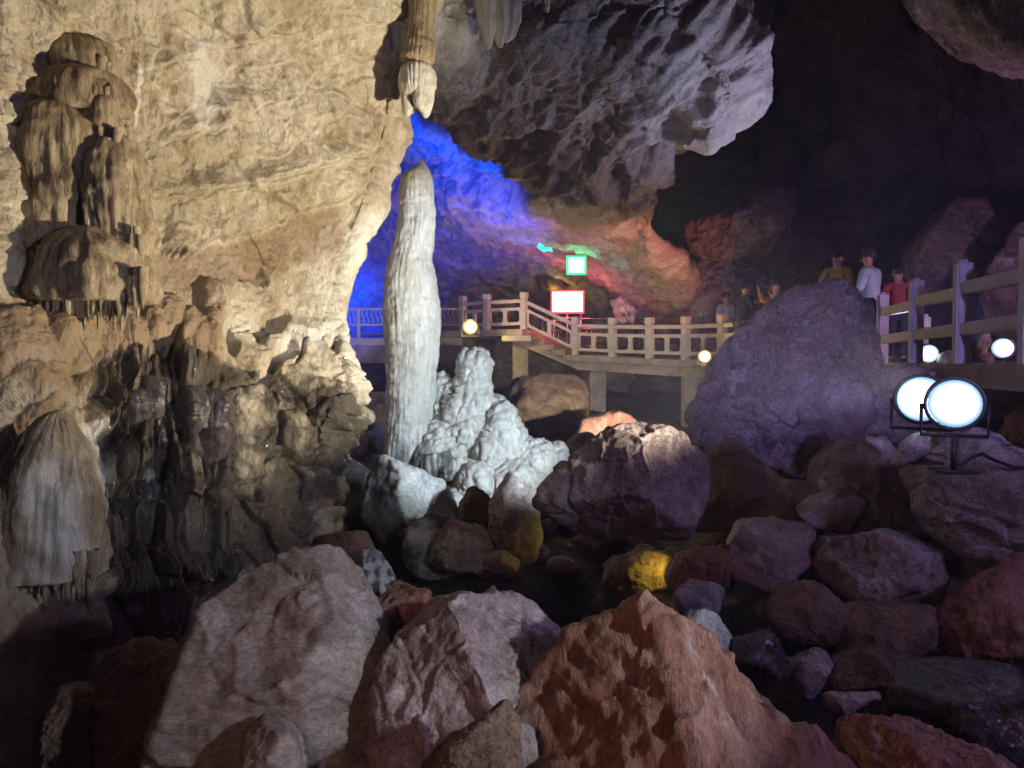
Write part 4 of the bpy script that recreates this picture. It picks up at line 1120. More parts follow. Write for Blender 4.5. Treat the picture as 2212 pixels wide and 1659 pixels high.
def panel_mesh(A, B, z0, z1, th=0.07, holes=2):
    """railing panel between posts A and B (points at their feet) with rounded openings, following the slope"""
    A = Vector(A); B = Vector(B)
    hd = Vector((B.x - A.x, B.y - A.y, 0)); L = hd.length; hd.normalize(); side = Vector((-hd.y, hd.x, 0))
    bm = bmesh.new()
    nper = 6

    def pt(s, z, k):
        base = A.lerp(B, s / L)
        return bm.verts.new((base.x + side.x * k, base.y + side.y * k, base.z + z))
    s0 = 0.09; s1 = L - 0.09
    wcell = (s1 - s0) / holes
    for h in range(holes):
        a, b = s0 + h * wcell, s0 + (h + 1) * wcell
        mx = 0.055
        ia, ib, iz0, iz1 = a + mx, b - mx, z0 + 0.085, z1 - 0.085
        r = 0.07
        inner, outer = [], []
        for (cx, cz, q0, ox, oz) in ((ib - r, iz1 - r, 0, b, z1), (ia + r, iz1 - r, 90, a, z1), (ia + r, iz0 + r, 180, a, z0), (ib - r, iz0 + r, 270, b, z0)):
            for t in range(nper + 1):
                an = math.radians(q0 + 90 * t / nper)
                inner.append((cx + r * math.cos(an), cz + r * math.sin(an)))
                f = t / nper
                # walk round the outer rectangle's corner
                hx = inner[-1][0] if False else None
                ca, sa = math.cos(an), math.sin(an)
                m = max(abs(ca), abs(sa))
                ex = cx + (ox - cx) * abs(ca) / m * 1.0 if abs(ca) < m else ox
                ez = cz + (oz - cz) * abs(sa) / m * 1.0 if abs(sa) < m else oz
                outer.append((ex, ez))
        n = len(inner)
        fi = [pt(*p_, -th / 2) for p_ in inner]; fo = [pt(*p_, -th / 2) for p_ in outer]
        bi = [pt(*p_, th / 2) for p_ in inner]; bo = [pt(*p_, th / 2) for p_ in outer]
        for k in range(n):
            k1 = (k + 1) % n
            bm.faces.new((fo[k], fo[k1], fi[k1], fi[k])); bm.faces.new((bo[k1], bo[k], bi[k], bi[k1]))
            bm.faces.new((fi[k], fi[k1], bi[k1], bi[k])); bm.faces.new((fo[k1], fo[k], bo[k], bo[k1]))
    bmesh.ops.remove_doubles(bm, verts=bm.verts, dist=1e-4)
    bmesh.ops.recalc_face_normals(bm, faces=bm.faces)
    return bm_mesh('railing_panel', bm)


pm = post_mesh()
for i, pz in enumerate(BXY):
    o = bpart('post', pm, M['concrete'])
    o.location = pz - bridge.location
    nb = BXY[min(i + 1, len(BXY) - 1)] - BXY[max(i - 1, 0)]
    o.rotation_euler = (0, 0, math.atan2(nb.y, nb.x))
for i in range(len(BXY) - 1):
    A, B = BXY[i], BXY[i + 1]
    d_ = (B - A).normalized() * 0.09
    up_ = Vector((0, 0, 0.83))
    bpart('top_rail', bar_mesh('top_rail', A + d_ + up_, B - d_ + up_, 0.12, 0.10, 0.015), M['concrete'])
    bpart('railing_panel', panel_mesh(A, B, 0.12, 0.64), M['concrete'])
# decks, flight of steps and piers
def slab(fr, bk, zt, zb, name='deck_slab'):
    n = len(fr)
    vs = [Vector((p.x, p.y, zt[i])) for i, p in enumerate(fr)] + [Vector((p.x, p.y, zt[i])) for i, p in enumerate(bk)] + \
         [Vector((p.x, p.y, zb[i])) for i, p in enumerate(fr)] + [Vector((p.x, p.y, zb[i])) for i, p in enumerate(bk)]
    fs = []
    for i in range(n - 1):
        fs += [(i, i + 1, n + i + 1, n + i), (2 * n + i, 3 * n + i, 3 * n + i + 1, 2 * n + i + 1), (i, 2 * n + i, 2 * n + i + 1, i + 1), (n + i, n + i + 1, 3 * n + i + 1, 3 * n + i)]
    fs += [(0, n, 3 * n, 2 * n), (n - 1, 3 * n - 1, 4 * n - 1, 2 * n - 1)]
    me = bpy.data.meshes.new(name); me.from_pydata(vs, [], fs); me.update()
    return me


def offs(pts, k):
    out = []
    for i, p in enumerate(pts):
        t = pts[min(i + 1, len(pts) - 1)] - pts[max(i - 1, 0)]; t.z = 0; t.normalize()
        out.append(p + Vector((-t.y, t.x, 0)) * k)
    return out


low = BXY[3:]
bpart('deck_slab', slab(offs(low, -0.14), offs(low, 1.7), [p.z - 0.001 for p in low], [p.z - 0.16 for p in low]), M['concrete_d'])
bpart('deck_beam', slab(offs(low, -0.02), offs(low, 1.5), [p.z - 0.162 for p in low], [p.z - 0.42 for p in low], 'deck_beam'), M['concrete_d'])
upp = [BXY[0] + Vector((-1.2, 0.5, 0))] + BXY[:3]
bpart('deck_slab', slab(offs(upp, -0.14), offs(upp, 1.9), [p.z - 0.001 for p in upp], [p.z - 0.2 for p in upp]), M['concrete_d'])
A, B = BXY[2], BXY[3]
for k in range(5):
    f = (k + 0.5) / 5
    p = A.lerp(B, f); hd = Vector((B.x - A.x, B.y - A.y, 0)).normalized(); sd = Vector((-hd.y, hd.x, 0))
    Mx = Matrix(((hd.x, sd.x, 0, p.x + sd.x * 0.8), (hd.y, sd.y, 0, p.y + sd.y * 0.8), (0, 0, 1, A.z - (A.z - B.z) * (k + 1) / 5.2 - 0.03), (0, 0, 0, 1)))
    bpart('step', box_mesh('step', (0, 0, -0.08), (0.36, 1.85, 0.16), 0.012, Mx), M['concrete_d'])
sd = Vector((-(B.y - A.y), B.x - A.x, 0)).normalized()
for k in (0.02, 1.5):
    bpart('stringer', bar_mesh('stringer', A + sd * k + Vector((-.1, 0, -.34)), B + sd * k + Vector((.25, 0, -.36)), 0.16, 0.26), M['concrete_d'])
q = at(1124, 782, 21.3); bpart('pier', box_mesh('pier', (q[0], q[1], 2.55), (0.46, 0.46, 2.2), 0.02), M['concrete_d'])
bpart('pier_cap', box_mesh('pier_cap', (q[0] - .12, q[1], 3.68), (0.85, 1.5, 0.16), 0.02), M['concrete'])
q = at(1290, 782, 20.5); bpart('pier', box_mesh('pier', (q[0], q[1], 2.1), (0.46, 0.46, 1.3), 0.02), M['concrete_d'])
bpart('pier_foot', box_mesh('pier_foot', (q[0], q[1], 1.42), (0.7, 0.7, 0.14), 0.02), M['concrete_d'])
q = at(1495, 782, 17.9); bpart('pier', box_mesh('pier', (q[0], q[1], 2.0), (0.44, 0.44, 1.3), 0.02), M['concrete_d'])

# ------------------------------------------------------------------ older walkways with wavy iron railings
def wavy_walk(label, y, kx0, kx1, ztop, zrail, zmid, mat, beam=0.8):
    x0 = (kx0 - CXK) / FK * y; x1 = (kx1 - CXK) / FK * y
    w = empty('iron_railed_walkway', (x0, y, ztop - beam), label, 'walkway')

    def part(name, me, m): 
        o = link(name, me, m, parent=w, smooth=False); o.location = -w.location; return o
    zl = ztop - 0.24
    part('deck_slab', box_mesh('deck_slab', ((x0 + x1) / 2, y + 0.85, (ztop + zl) / 2), (x1 - x0, 1.9, ztop - zl), 0.02), M['concrete'])
    part('deck_beam', box_mesh('deck_beam', ((x0 + x1) / 2, y + 0.85, (zl + ztop - beam) / 2 - 0.001), (x1 - x0, 1.8, beam - (ztop - zl) - 0.002), 0.02), M['concrete_d'])
    part('top_rail', box_mesh('top_rail', ((x0 + x1) / 2, y, zrail), (x1 - x0, 0.07, 0.07), 0.012), mat)
    part('mid_rail', box_mesh('mid_rail', ((x0 + x1) / 2, y, zmid), (x1 - x0, 0.06, 0.06), 0.012), mat)
    n = int((x1 - x0) / 1.2)
    pme = box_mesh('rail_post', (0, 0, (zrail - ztop) / 2), (0.10, 0.09, zrail - ztop), 0.012)
    h = zrail - zmid - 0.06
    pts = [(0.035 * math.sin(t / 10 * math.pi * 2), 0, 0.03 + h * t / 10) for t in range(11)]
    bme = tube_mesh('baluster', pts, 0.016, 6)
    pitch = (x1 - x0) / (n * 9)
    for k in range(n * 9 + 1):
        x = x0 + pitch * k
        if k % 9 == 4:
            o = part('rail_post', pme, mat); o.location = Vector((x, y, ztop)) - w.location
        else:
            o = part('baluster', bme, mat); o.location = Vector((x, y, zmid)) - w.location
            o.data.polygons.foreach_set('use_smooth', np.ones(len(o.data.polygons), bool))
    return w


wavy_walk('cream walkway with wavy iron balusters behind the tall stalagmite', 22.8, 560, 1000, 3.77, 4.69, 4.19, M['cream'])
wavy_walk('farther green-lit walkway glimpsed beneath the cream wavy railing', 25.6, 520, 960, 3.50, 4.02, 3.60, M['cream'], beam=0.5)

# ------------------------------------------------------------------ near walkway on the right
rp = [at(1905, 782, 10.9), at(1977, 782, 9.0), at(2077, 782, 7.4), at(2225, 782, 5.85)]
RP = [Vector((p[0], p[1], 3.0)) for p in rp]
walk = empty('walkway', RP[1], 'grey concrete walkway with a two-bar post railing at the right', 'walkway')


def wpart(name, me, mat):
    o = link(name, me, mat, parent=walk, smooth=False); o.location = -walk.location; return o


def round_post(h=1.08, w=0.15):
    bm = bmesh.new()
    add_box(bm, (0, 0, h / 2), (w, w, h))
    bmesh.ops.bevel(bm, geom=[e for e in bm.edges if abs(e.verts[0].co.z - e.verts[1].co.z) > .1], offset=0.02, segments=2, affect='EDGES')
    bmesh.ops.bevel(bm, geom=[e for e in bm.edges if e.verts[0].co.z > h - .01 and e.verts[1].co.z > h - .01], offset=0.04, segments=3, affect='EDGES')
    for v in bm.verts:                                           # a waisted neck below the head
        if v.co.z > h - 0.05: v.co.x *= 1.03; v.co.y *= 1.03
    return bm_mesh('post', bm)


rpm = round_post()
for i, p in enumerate(RP):
    o = wpart('post', rpm, M['rail_near']); o.location = p - walk.location + Vector((0, 0, -0.02))
    nb = RP[min(i + 1, 3)] - RP[max(i - 1, 0)]
    o.rotation_euler = (0, 0, math.atan2(nb.y, nb.x))
for i in range(3):
    A, B = RP[i], RP[i + 1]; d_ = (B - A).normalized() * 0.07
    wpart('top_rail', bar_mesh('top_rail', A + d_ + Vector((0, 0, .76)), B - d_ + Vector((0, 0, .72)), 0.09, 0.13, 0.012), M['rail_near'])
    wpart('lower_rail', bar_mesh('lower_rail', A + d_ + Vector((0, 0, .34)), B - d_ + Vector((0, 0, .34)), 0.09, 0.13, 0.012), M['rail_near'])
path = [BXY[-1], Vector((5.75, 12.6, 3.0))] + RP + [Vector((3.9, 4.4, 3.0))]
wpart('deck_slab', slab(offs(path, -0.12), offs(path, 1.9), [2.985] * len(path), [2.76] * len(path)), M['concrete_d'])

# ------------------------------------------------------------------ lamps and signs
def floodlight(label, loc, target, r, lens, light=None, name='floodlight', stand=0.0, cone=100, blend=0.6, soft=None, group=None, cable=None, face=None):
    loc = Vector(loc); target = Vector(target)
    root = empty(name, loc - Vector((0, 0, stand)), label, 'floodlight', group)
    d = (target - loc).normalized(); fd = d if face is None else (Vector(face) - loc).normalized(); q = fd.to_track_quat('Z', 'Y').to_matrix().to_4x4(); q.translation = Vector((0, 0, stand))
    bm = bmesh.new()
    prof = [(0.35, -1.15), (0.62, -1.1), (0.9, -0.55), (1.08, -0.05), (1.16, 0.0), (1.16, 0.12), (1.02, 0.12), (1.0, -0.02)]
    seg = 28; rings = []
    for (a, z) in prof:
        rings.append([bm.verts.new(q @ Vector((r * a * math.cos(6.28319 * k / seg), r * a * math.sin(6.28319 * k / seg), r * z))) for k in range(seg)])
    for i in range(len(rings) - 1):
        for k in range(seg):
            bm.faces.new((rings[i][k], rings[i][(k + 1) % seg], rings[i + 1][(k + 1) % seg], rings[i + 1][k]))
    bm.faces.new(rings[0][::-1])
    hs = link('housing', bm_mesh('housing', bm), M['black_metal'], parent=root)
    bm = bmesh.new()
    ring2 = []
    for (a, z) in ((1.0, 0.0), (0.93, 0.3), (0.7, 0.58), (0.3, 0.74)):
        ring2.append([bm.verts.new(q @ Vector((r * a * math.cos(6.28319 * k / seg), r * a * math.sin(6.28319 * k / seg), r * z))) for k in range(seg)])
    for i in range(3):
        for k in range(seg): bm.faces.new((ring2[i][k], ring2[i][(k + 1) % seg], ring2[i + 1][(k + 1) % seg], ring2[i + 1][k]))
    bm.faces.new(ring2[-1])
    lme = bm_mesh('lens', bm)
    ra = [a for (a, z) in ((1.0, 0), (0.93, 0), (0.7, 0), (0.3, 0)) for k in range(seg)]
    at_r = lme.attributes.new('radial', 'FLOAT', 'POINT'); at_r.data.foreach_set('value', np.array(ra, F32))
    link('lens', lme, lens, parent=root)
    for k in range(5):                                           # cooling fins on the back
        bm = bmesh.new(); add_box(bm, (r * (k - 2) * 0.28, 0, -r * 1.0), (r * 0.06, r * 1.1, r * 0.5), q)
        link('fin', bm_mesh('fin', bm), M['black_metal'], parent=hs, smooth=False)
    sx = q.to_3x3() @ Vector((1, 0, 0))
    c = Vector((0, 0, stand))
    b0 = Vector((0, 0, min(stand - r * 1.5, 0) if stand < r * 1.6 else 0))
    pts = [c + sx * r * 1.22, c + sx * r * 1.2 - Vector((0, 0, r * 1.35)), c - sx * r * 1.2 - Vector((0, 0, r * 1.35)), c - sx * r * 1.22]
    link('bracket', tube_mesh('bracket', pts, r * 0.09, 6), M['black_metal'], parent=root)
    if stand > r * 1.5:
        link('stem', tube_mesh('stem', [Vector((0, 0, 0)), c - Vector((0, 0, r * 1.35))], r * 0.12, 8), M['black_metal'], parent=root)
        link('foot', box_mesh('foot', (0, 0, r * 0.06), (r * 1.4, r * 1.4, r * 0.12), r * 0.02), M['black_metal'], parent=root, smooth=False)
    if cable:
        cp = [Vector(c_) - root.location for c_ in cable]
        link('cable', tube_mesh('cable', cp, 0.012, 6), M['black_metal'], parent=root)
    if light:
        lo = lamp('bulb_light', 'SPOT', loc + d * r * 0.95 + fd * r * (0.0 if face is None else 0.9), target, light['power'], light['color'], soft or r * 0.6, cone, blend)
        lo.parent = root; lo.matrix_parent_inverse = Matrix.Translation(-root.location)
    return root


floodlight('left of the twin blazing white floodlights on the rocks', at(1990, 862, 5.0), at(885, 790, 9.5), 0.155, M['em_cold'], LAMPS['cold'], stand=0.45, cone=50, blend=.45, face=(-0.9, 0.6, 3.0))
tw = floodlight('right of the twin blazing white floodlights on the rocks', at(2062, 872, 4.65), at(500, 290, 6.6), 0.155, M['em_cold'], LAMPS['warm'], stand=0.45, cone=80, blend=.9, face=(0.2, 0.2, 3.0), cable=[at(2062, 1000, 4.64), at(2075, 1004, 4.62), at(2095, 990, 4.66), at(2120, 980, 4.68), at(2150, 995, 4.7), at(2190, 1010, 4.7), at(2240, 1012, 4.8)])
lo = lamp('bulb_light', 'SPOT', Vector(at(2046, 880, 4.75)), Vector(at(1600, 1250, 4.9)), 130, (.8, .92, 1), .06, 50, .5); lo.parent = tw; lo.matrix_parent_inverse = Matrix.Translation(-tw.location)
lo = lamp('bulb_light', 'SPOT', Vector(at(2040, 862, 4.75)), Vector(at(1130, 1330, 3.5)), 190, (.74, .84, 1), .08, 62, .6); lo.parent = tw; lo.matrix_parent_inverse = Matrix.Translation(-tw.location)
floodlight('added dull red fill floodlight, unseen on the walkway', (7.2, 7.6, 3.35), (5.5, 18, 8), 0.12, M['em_redlens'], dict(power=400, color=(.72, .42, .72)), stand=0.35, cone=110)  # unseen fill, added to lift the dark right wall
floodlight('small white floodlight on the walkway behind the railing, nearer the tall boulder', at(2006, 764, 11.2), at(1200, 735, 20.8), 0.14, M['em_white'], dict(power=300, color=(1, .95, .9)), stand=0.2, cone=60, face=(1.0, 0, 3.3))
floodlight('small white floodlight on the walkway behind the railing, at the right edge', at(2166, 752, 9.6), at(1330, 120, 10), 0.13, M['em_white'], LAMPS['roof'], stand=0.28, cone=80, face=(1.5, 0, 3.3))
fy = floodlight('yellow floodlight at the footbridge platform beside the tall stalagmite', at(1016, 706, 20.2), at(1080, 740, 8), 0.20, M['em_yellow'], dict(power=300, color=(1, .72, .25)), stand=0.3, cone=170)
lo = lamp('bulb_light', 'POINT', Vector(at(1016, 706, 19.9)), None, 150, (1, .72, .25), .1); lo.parent = fy; lo.matrix_parent_inverse = Matrix.Translation(-fy.location)
fy = floodlight('small yellow floodlight at the deck edge by the tall boulder', at(1522, 770, 15.9), at(1300, 800, 6), 0.13, M['em_yellow'], dict(power=130, color=(1, .75, .25)), stand=0.22, cone=170)
lo = lamp('bulb_light', 'POINT', Vector(at(1522, 770, 15.65)), None, 60, (1, .72, .25), .08); lo.parent = fy; lo.matrix_parent_inverse = Matrix.Translation(-fy.location)
floodlight('added cream floodlight, unseen behind the tall boulder, brightening the footbridge', at(1560, 905, 9.2), at(1060, 735, 21.5), 0.12, M['em_yellow'], dict(power=1600, color=(1, .90, .72)), stand=0.4, cone=66)  # unseen flood added to brighten the footbridge front
floodlight('blue floodlight behind the end of the wall', at(680, 850, 10.6), at(940, 270, 19), 0.16, M['em_blue'], LAMPS['blue'], stand=0.4, cone=56, blend=.6)
floodlight('blue floodlight between the two wavy-railed walkways', at(640, 722, 25.15), at(810, 520, 30), 0.12, M['em_blue'], dict(power=2000, color=(0, .035, 1)), stand=0.3, cone=120)
floodlight('violet floodlight low behind the end of the wall', at(690, 900, 10.2), at(1190, 480, 20), 0.16, M['em_blue'], LAMPS['violet'], stand=0.4, cone=38)
floodlight('red floodlight behind the tall boulder below the footbridge', at(1620, 830, 13.0), at(1310, 520, 18), 0.14, M['em_redlens'], LAMPS['red'], stand=0.3, cone=64)
floodlight('teal floodlight under the farther walkway', at(700, 760, 25.2), at(760, 720, 30), 0.10, simple_mat('lit_teal_lens', (0, 1, .7), emit=(0, .9, .6), strength=8), LAMPS['teal'], stand=0.3, cone=150)
floodlight('amber floodlight in the rocks behind the wall end', at(640, 1060, 9.0), at(745, 1110, 9.3), 0.10, M['em_yellow'], dict(power=200, color=(1, .62, .1)), stand=0.2, cone=60)
floodlight('yellow floodlight hidden in the hollow behind the big central boulder', at(1480, 1225, 6.5), at(1370, 1240, 6.9), 0.06, M['em_yellow'], dict(power=14, color=(1, .78, .1)), stand=0.12, cone=150)
floodlight('added orange fill floodlight, unseen left of the viewer', (-1.0, -0.9, 3.2), (0.9, 3.0, 1.6), 0.14, simple_mat('orange_fill_lens', (1, .6, .4), emit=(1, .5, .3), strength=8), LAMPS['fill_r'], stand=1.6, cone=80)  # added warm fill for the foreground boulders
floodlight('added lilac fill floodlight, unseen right of the viewer', (4.3, 1.4, 3.9), (0.6, 4.2, 1.2), 0.14, simple_mat('lilac_fill_lens', (.6, .6, 1), emit=(.6, .6, 1), strength=8), LAMPS['fill_b'], stand=1.4, cone=120)  # added cool fill across the boulders from the right

floodlight('added white fill floodlight right of the viewer for the lower left wall', (3.0, 0.5, 3.5), (-2.7, 5.4, 1.9), 0.12, M['em_white'], LAMPS['wall'], stand=1.2, cone=48)  # unseen lamp added to brighten the lower left wall

floodlight('added violet fill floodlight behind the viewer for the tall boulder', (2.0, -0.9, 4.5), (3.5, 8.0, 3.25), 0.12, simple_mat('violet_fill_lens', (.5, .4, 1), emit=(.5, .4, 1), strength=6), dict(power=1500, color=(.52, .44, 1.0)), stand=1.5, cone=30, blend=.9)  # added to give the tall boulder a violet cast

sg = empty('hanging_sign', at(1245, 560, 18.8), 'small glowing green box sign hanging above the footbridge', 'sign')
c = at(1245, 573, 18.8) - np.array(sg.location)
cs_ = link('casing', box_mesh('casing', (c[0], c[1] + .05, c[2]), (0.47, 0.10, 0.45), 0.015), M['black_metal'], parent=sg, smooth=False)
link('lit_face', box_mesh('lit_face', (c[0], c[1] - .012, c[2]), (0.43, 0.02, 0.41), 0.004), M['em_green'], parent=cs_, smooth=False)
link('glowing_rim', box_mesh('glowing_rim', (c[0], c[1] + .01, c[2]), (0.53, 0.03, 0.51), 0.01), M['em_greenrim'], parent=cs_, smooth=False)
link('hanger', tube_mesh('hanger', [Vector(c) + Vector((0, .05, .25)), Vector(c) + Vector((0, .05, 1.1))], 0.025, 8), M['steel'], parent=sg)
lo = lamp('sign_light', 'POINT', Vector(at(1245, 573, 18.5)), None, 30, (.1, 1, .45), 0.2); lo.parent = sg; lo.matrix_parent_inverse = Matrix.Translation(-sg.location)
rs_ = empty('led_sign', at(1228, 740, 21.9), 'bright pink-white lit signboard on posts beyond the steps', 'sign')
c = at(1226, 652, 21.9) - np.array(rs_.location)
cs_ = link('casing', box_mesh('casing', (c[0], c[1] + .06, c[2]), (1.0, 0.12, 0.68), 0.03), M['black_metal'], parent=rs_, smooth=False)
link('lit_face', box_mesh('lit_face', (c[0], c[1] - .012, c[2]), (0.94, 0.024, 0.62), 0.004), M['em_red'], parent=cs_, smooth=False)
link('glowing_rim', box_mesh('glowing_rim', (c[0], c[1] + .012, c[2]), (1.04, 0.03, 0.72), 0.01), M['em_redrim'], parent=cs_, smooth=False)
for s in (-.42, 0, .42):
    link('leg', tube_mesh('leg', [Vector((c[0] + s, c[1] + .05, c[2] - .33)), Vector((c[0] + s, c[1] + .05, c[2] - 1.6))], 0.03, 8), M['steel'], parent=rs_)
link('cross_bar', tube_mesh('cross_bar', [Vector((c[0] - .46, c[1] + .02, c[2] - .5)), Vector((c[0] + .46, c[1] + .02, c[2] - .5))], 0.025, 8), M['steel'], parent=rs_)
lo = lamp('sign_light', 'POINT', Vector(at(1228, 655, 21.5)), None, 100, (1, .14, .14), 0.3); lo.parent = rs_; lo.matrix_parent_inverse = Matrix.Translation(-rs_.location)


def barrier(label, kx0, kx1, kyt, d_, mat, cross=False):
    a = Vector(at(kx0, kyt, d_)); b = Vector(at(kx1, kyt, d_)); b.z = a.z
    w = empty('crowd_barrier', Vector((a.x, a.y, a.z - 1.0)), label, 'barrier')

    def part(nm, pts, r):
        o = link(nm, tube_mesh(nm, pts, r, 8), mat, parent=w); o.location = -w.location
    part('frame_tube', [a - Vector((0, 0, 1.0)), a, b, b - Vector((0, 0, 1.0))], 0.024)
    for z in (.32, .85): part('cross_rail', [a - Vector((0, 0, z)), b - Vector((0, 0, z))], 0.018)
    for k in range(1, 7):
        p = a.lerp(b, k / 7); part('bar', [p - Vector((0, 0, .32)), p - Vector((0, 0, .85))], 0.011)
    if cross: part('brace', [a, b - Vector((0, 0, .32))], 0.014); part('brace', [a - Vector((0, 0, .32)), b], 0.014)
barrier('steel barrier right of the lit signboard, glowing red', 1256, 1332, 688, 21.9, M['steel'])
barrier('steel barrier left of the lit signboard behind the steps', 1172, 1212, 692, 22.4, M['steel'])
barrier('dark cross-braced barrier right of the signboard', 1372, 1416, 690, 20.8, M['black_metal'], True)
# glowing green tubes in place of a green-lit rock patch; lit ledge stones
standin = []
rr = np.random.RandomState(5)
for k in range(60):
    an = k * 0.83; rx = 0.26 * (0.5 + rr.rand() * .5); standin.append(Vector((math.cos(an) * rx * 1.3, math.sin(an * 1.3) * .12, math.sin(an) * rx * .8)))
o = link('green_glow_tubes', tube_mesh('green_glow_tubes', standin, 0.022, 6), simple_mat('lit_green_tubes', (0, 1, .4), emit=(0.02, 1.0, .34), strength=3.0), loc=at(1186, 527, 19.6))
tag(o, 'tangle of glowing green tubes standing in for a green-lit patch on the sloping ceiling', 'rope light')
lo = lamp('tube_glow', 'POINT', Vector(at(1230, 530, 19.3)), None, 18, (.1, 1, .25), 0.15); lo.parent = o; lo.matrix_parent_inverse = Matrix.Translation(-o.location)
boulder('bright pale ledge stones under the red slope', [(1315, 655), (1340, 640), (1372, 660), (1398, 690), (1380, 710), (1335, 690)], 22.8, 0.4, M['calcite'], name='rock', cat='rock', crag=.08, stain=lambda P, x: np.stack([0 * P[:, 0]] * 3, 1))
boulder('brown rock arch edge lit yellow above the signboard', [(1150, 570), (1170, 575), (1195, 600), (1245, 615), (1240, 630), (1190, 625), (1160, 600)], 24.5, 0.4, M['brown'], name='rock', cat='rock', crag=.08)
lo = lamp('bulb_light', 'POINT', Vector(at(1200, 640, 24.2)), None, 22, (1, .7, .1), 0.1); lo.parent = rs_; lo.matrix_parent_inverse = Matrix.Translation(-rs_.location)
boulder('pale lit rock on the walkway beside the small floodlight', [(2025, 782), (2030, 765), (2058, 752), (2064, 780), (2045, 790)], 10.9, 0.12, M['calcite'], name='rock', cat='rock', stain=lambda P, x: np.stack([0 * P[:, 0]] * 3, 1))
boulder('dim knobbly rock seen under the railing near the right edge', [(2118, 790), (2115, 735), (2130, 715), (2145, 740), (2145, 785)], 10.2, 0.15, M['brown'], name='rock', cat='rock', crag=.06)
wb = empty('bollard_lamp', at(1998, 760, 12.0), 'white rounded bollard beyond the right railing', 'bollard')
zz0 = at(1998, 696, 12.0)[2] - wb.location.z
link('head', box_mesh('head', (0, 0, zz0), (0.16, 0.16, 0.27), 0.05), simple_mat('white_plastic', (.8, .82, .82), 0.4, noise=.1), parent=wb)
link('post', box_mesh('post', (0, 0, zz0 / 2 - .07), (0.08, 0.08, zz0), 0.01), M['steel'], parent=wb, smooth=False)

# ------------------------------------------------------------------ visitors on the walkway
def skin_mesh(name, verts, edges, radii, root=0, sub=2):
    me = bpy.data.meshes.new(name)
    me.from_pydata([Vector(v) for v in verts], edges, [])
    o = bpy.data.objects.new(name, me); COL.objects.link(o)
    m = o.modifiers.new('k', 'SKIN'); m.use_smooth_shade = True; m.branch_smoothing = 0.6
    sv = me.skin_vertices[0].data
    for i, r in enumerate(radii):
        sv[i].radius = (r, r) if not isinstance(r, tuple) else r
    sv[root].use_root = True
    s = o.modifiers.new('s', 'SUBSURF'); s.levels = sub; s.render_levels = sub
    out = bpy.data.meshes.new_from_object(o.evaluated_get(bpy.context.evaluated_depsgraph_get()))
    bpy.data.objects.remove(o); bpy.data.meshes.remove(me)
    return out


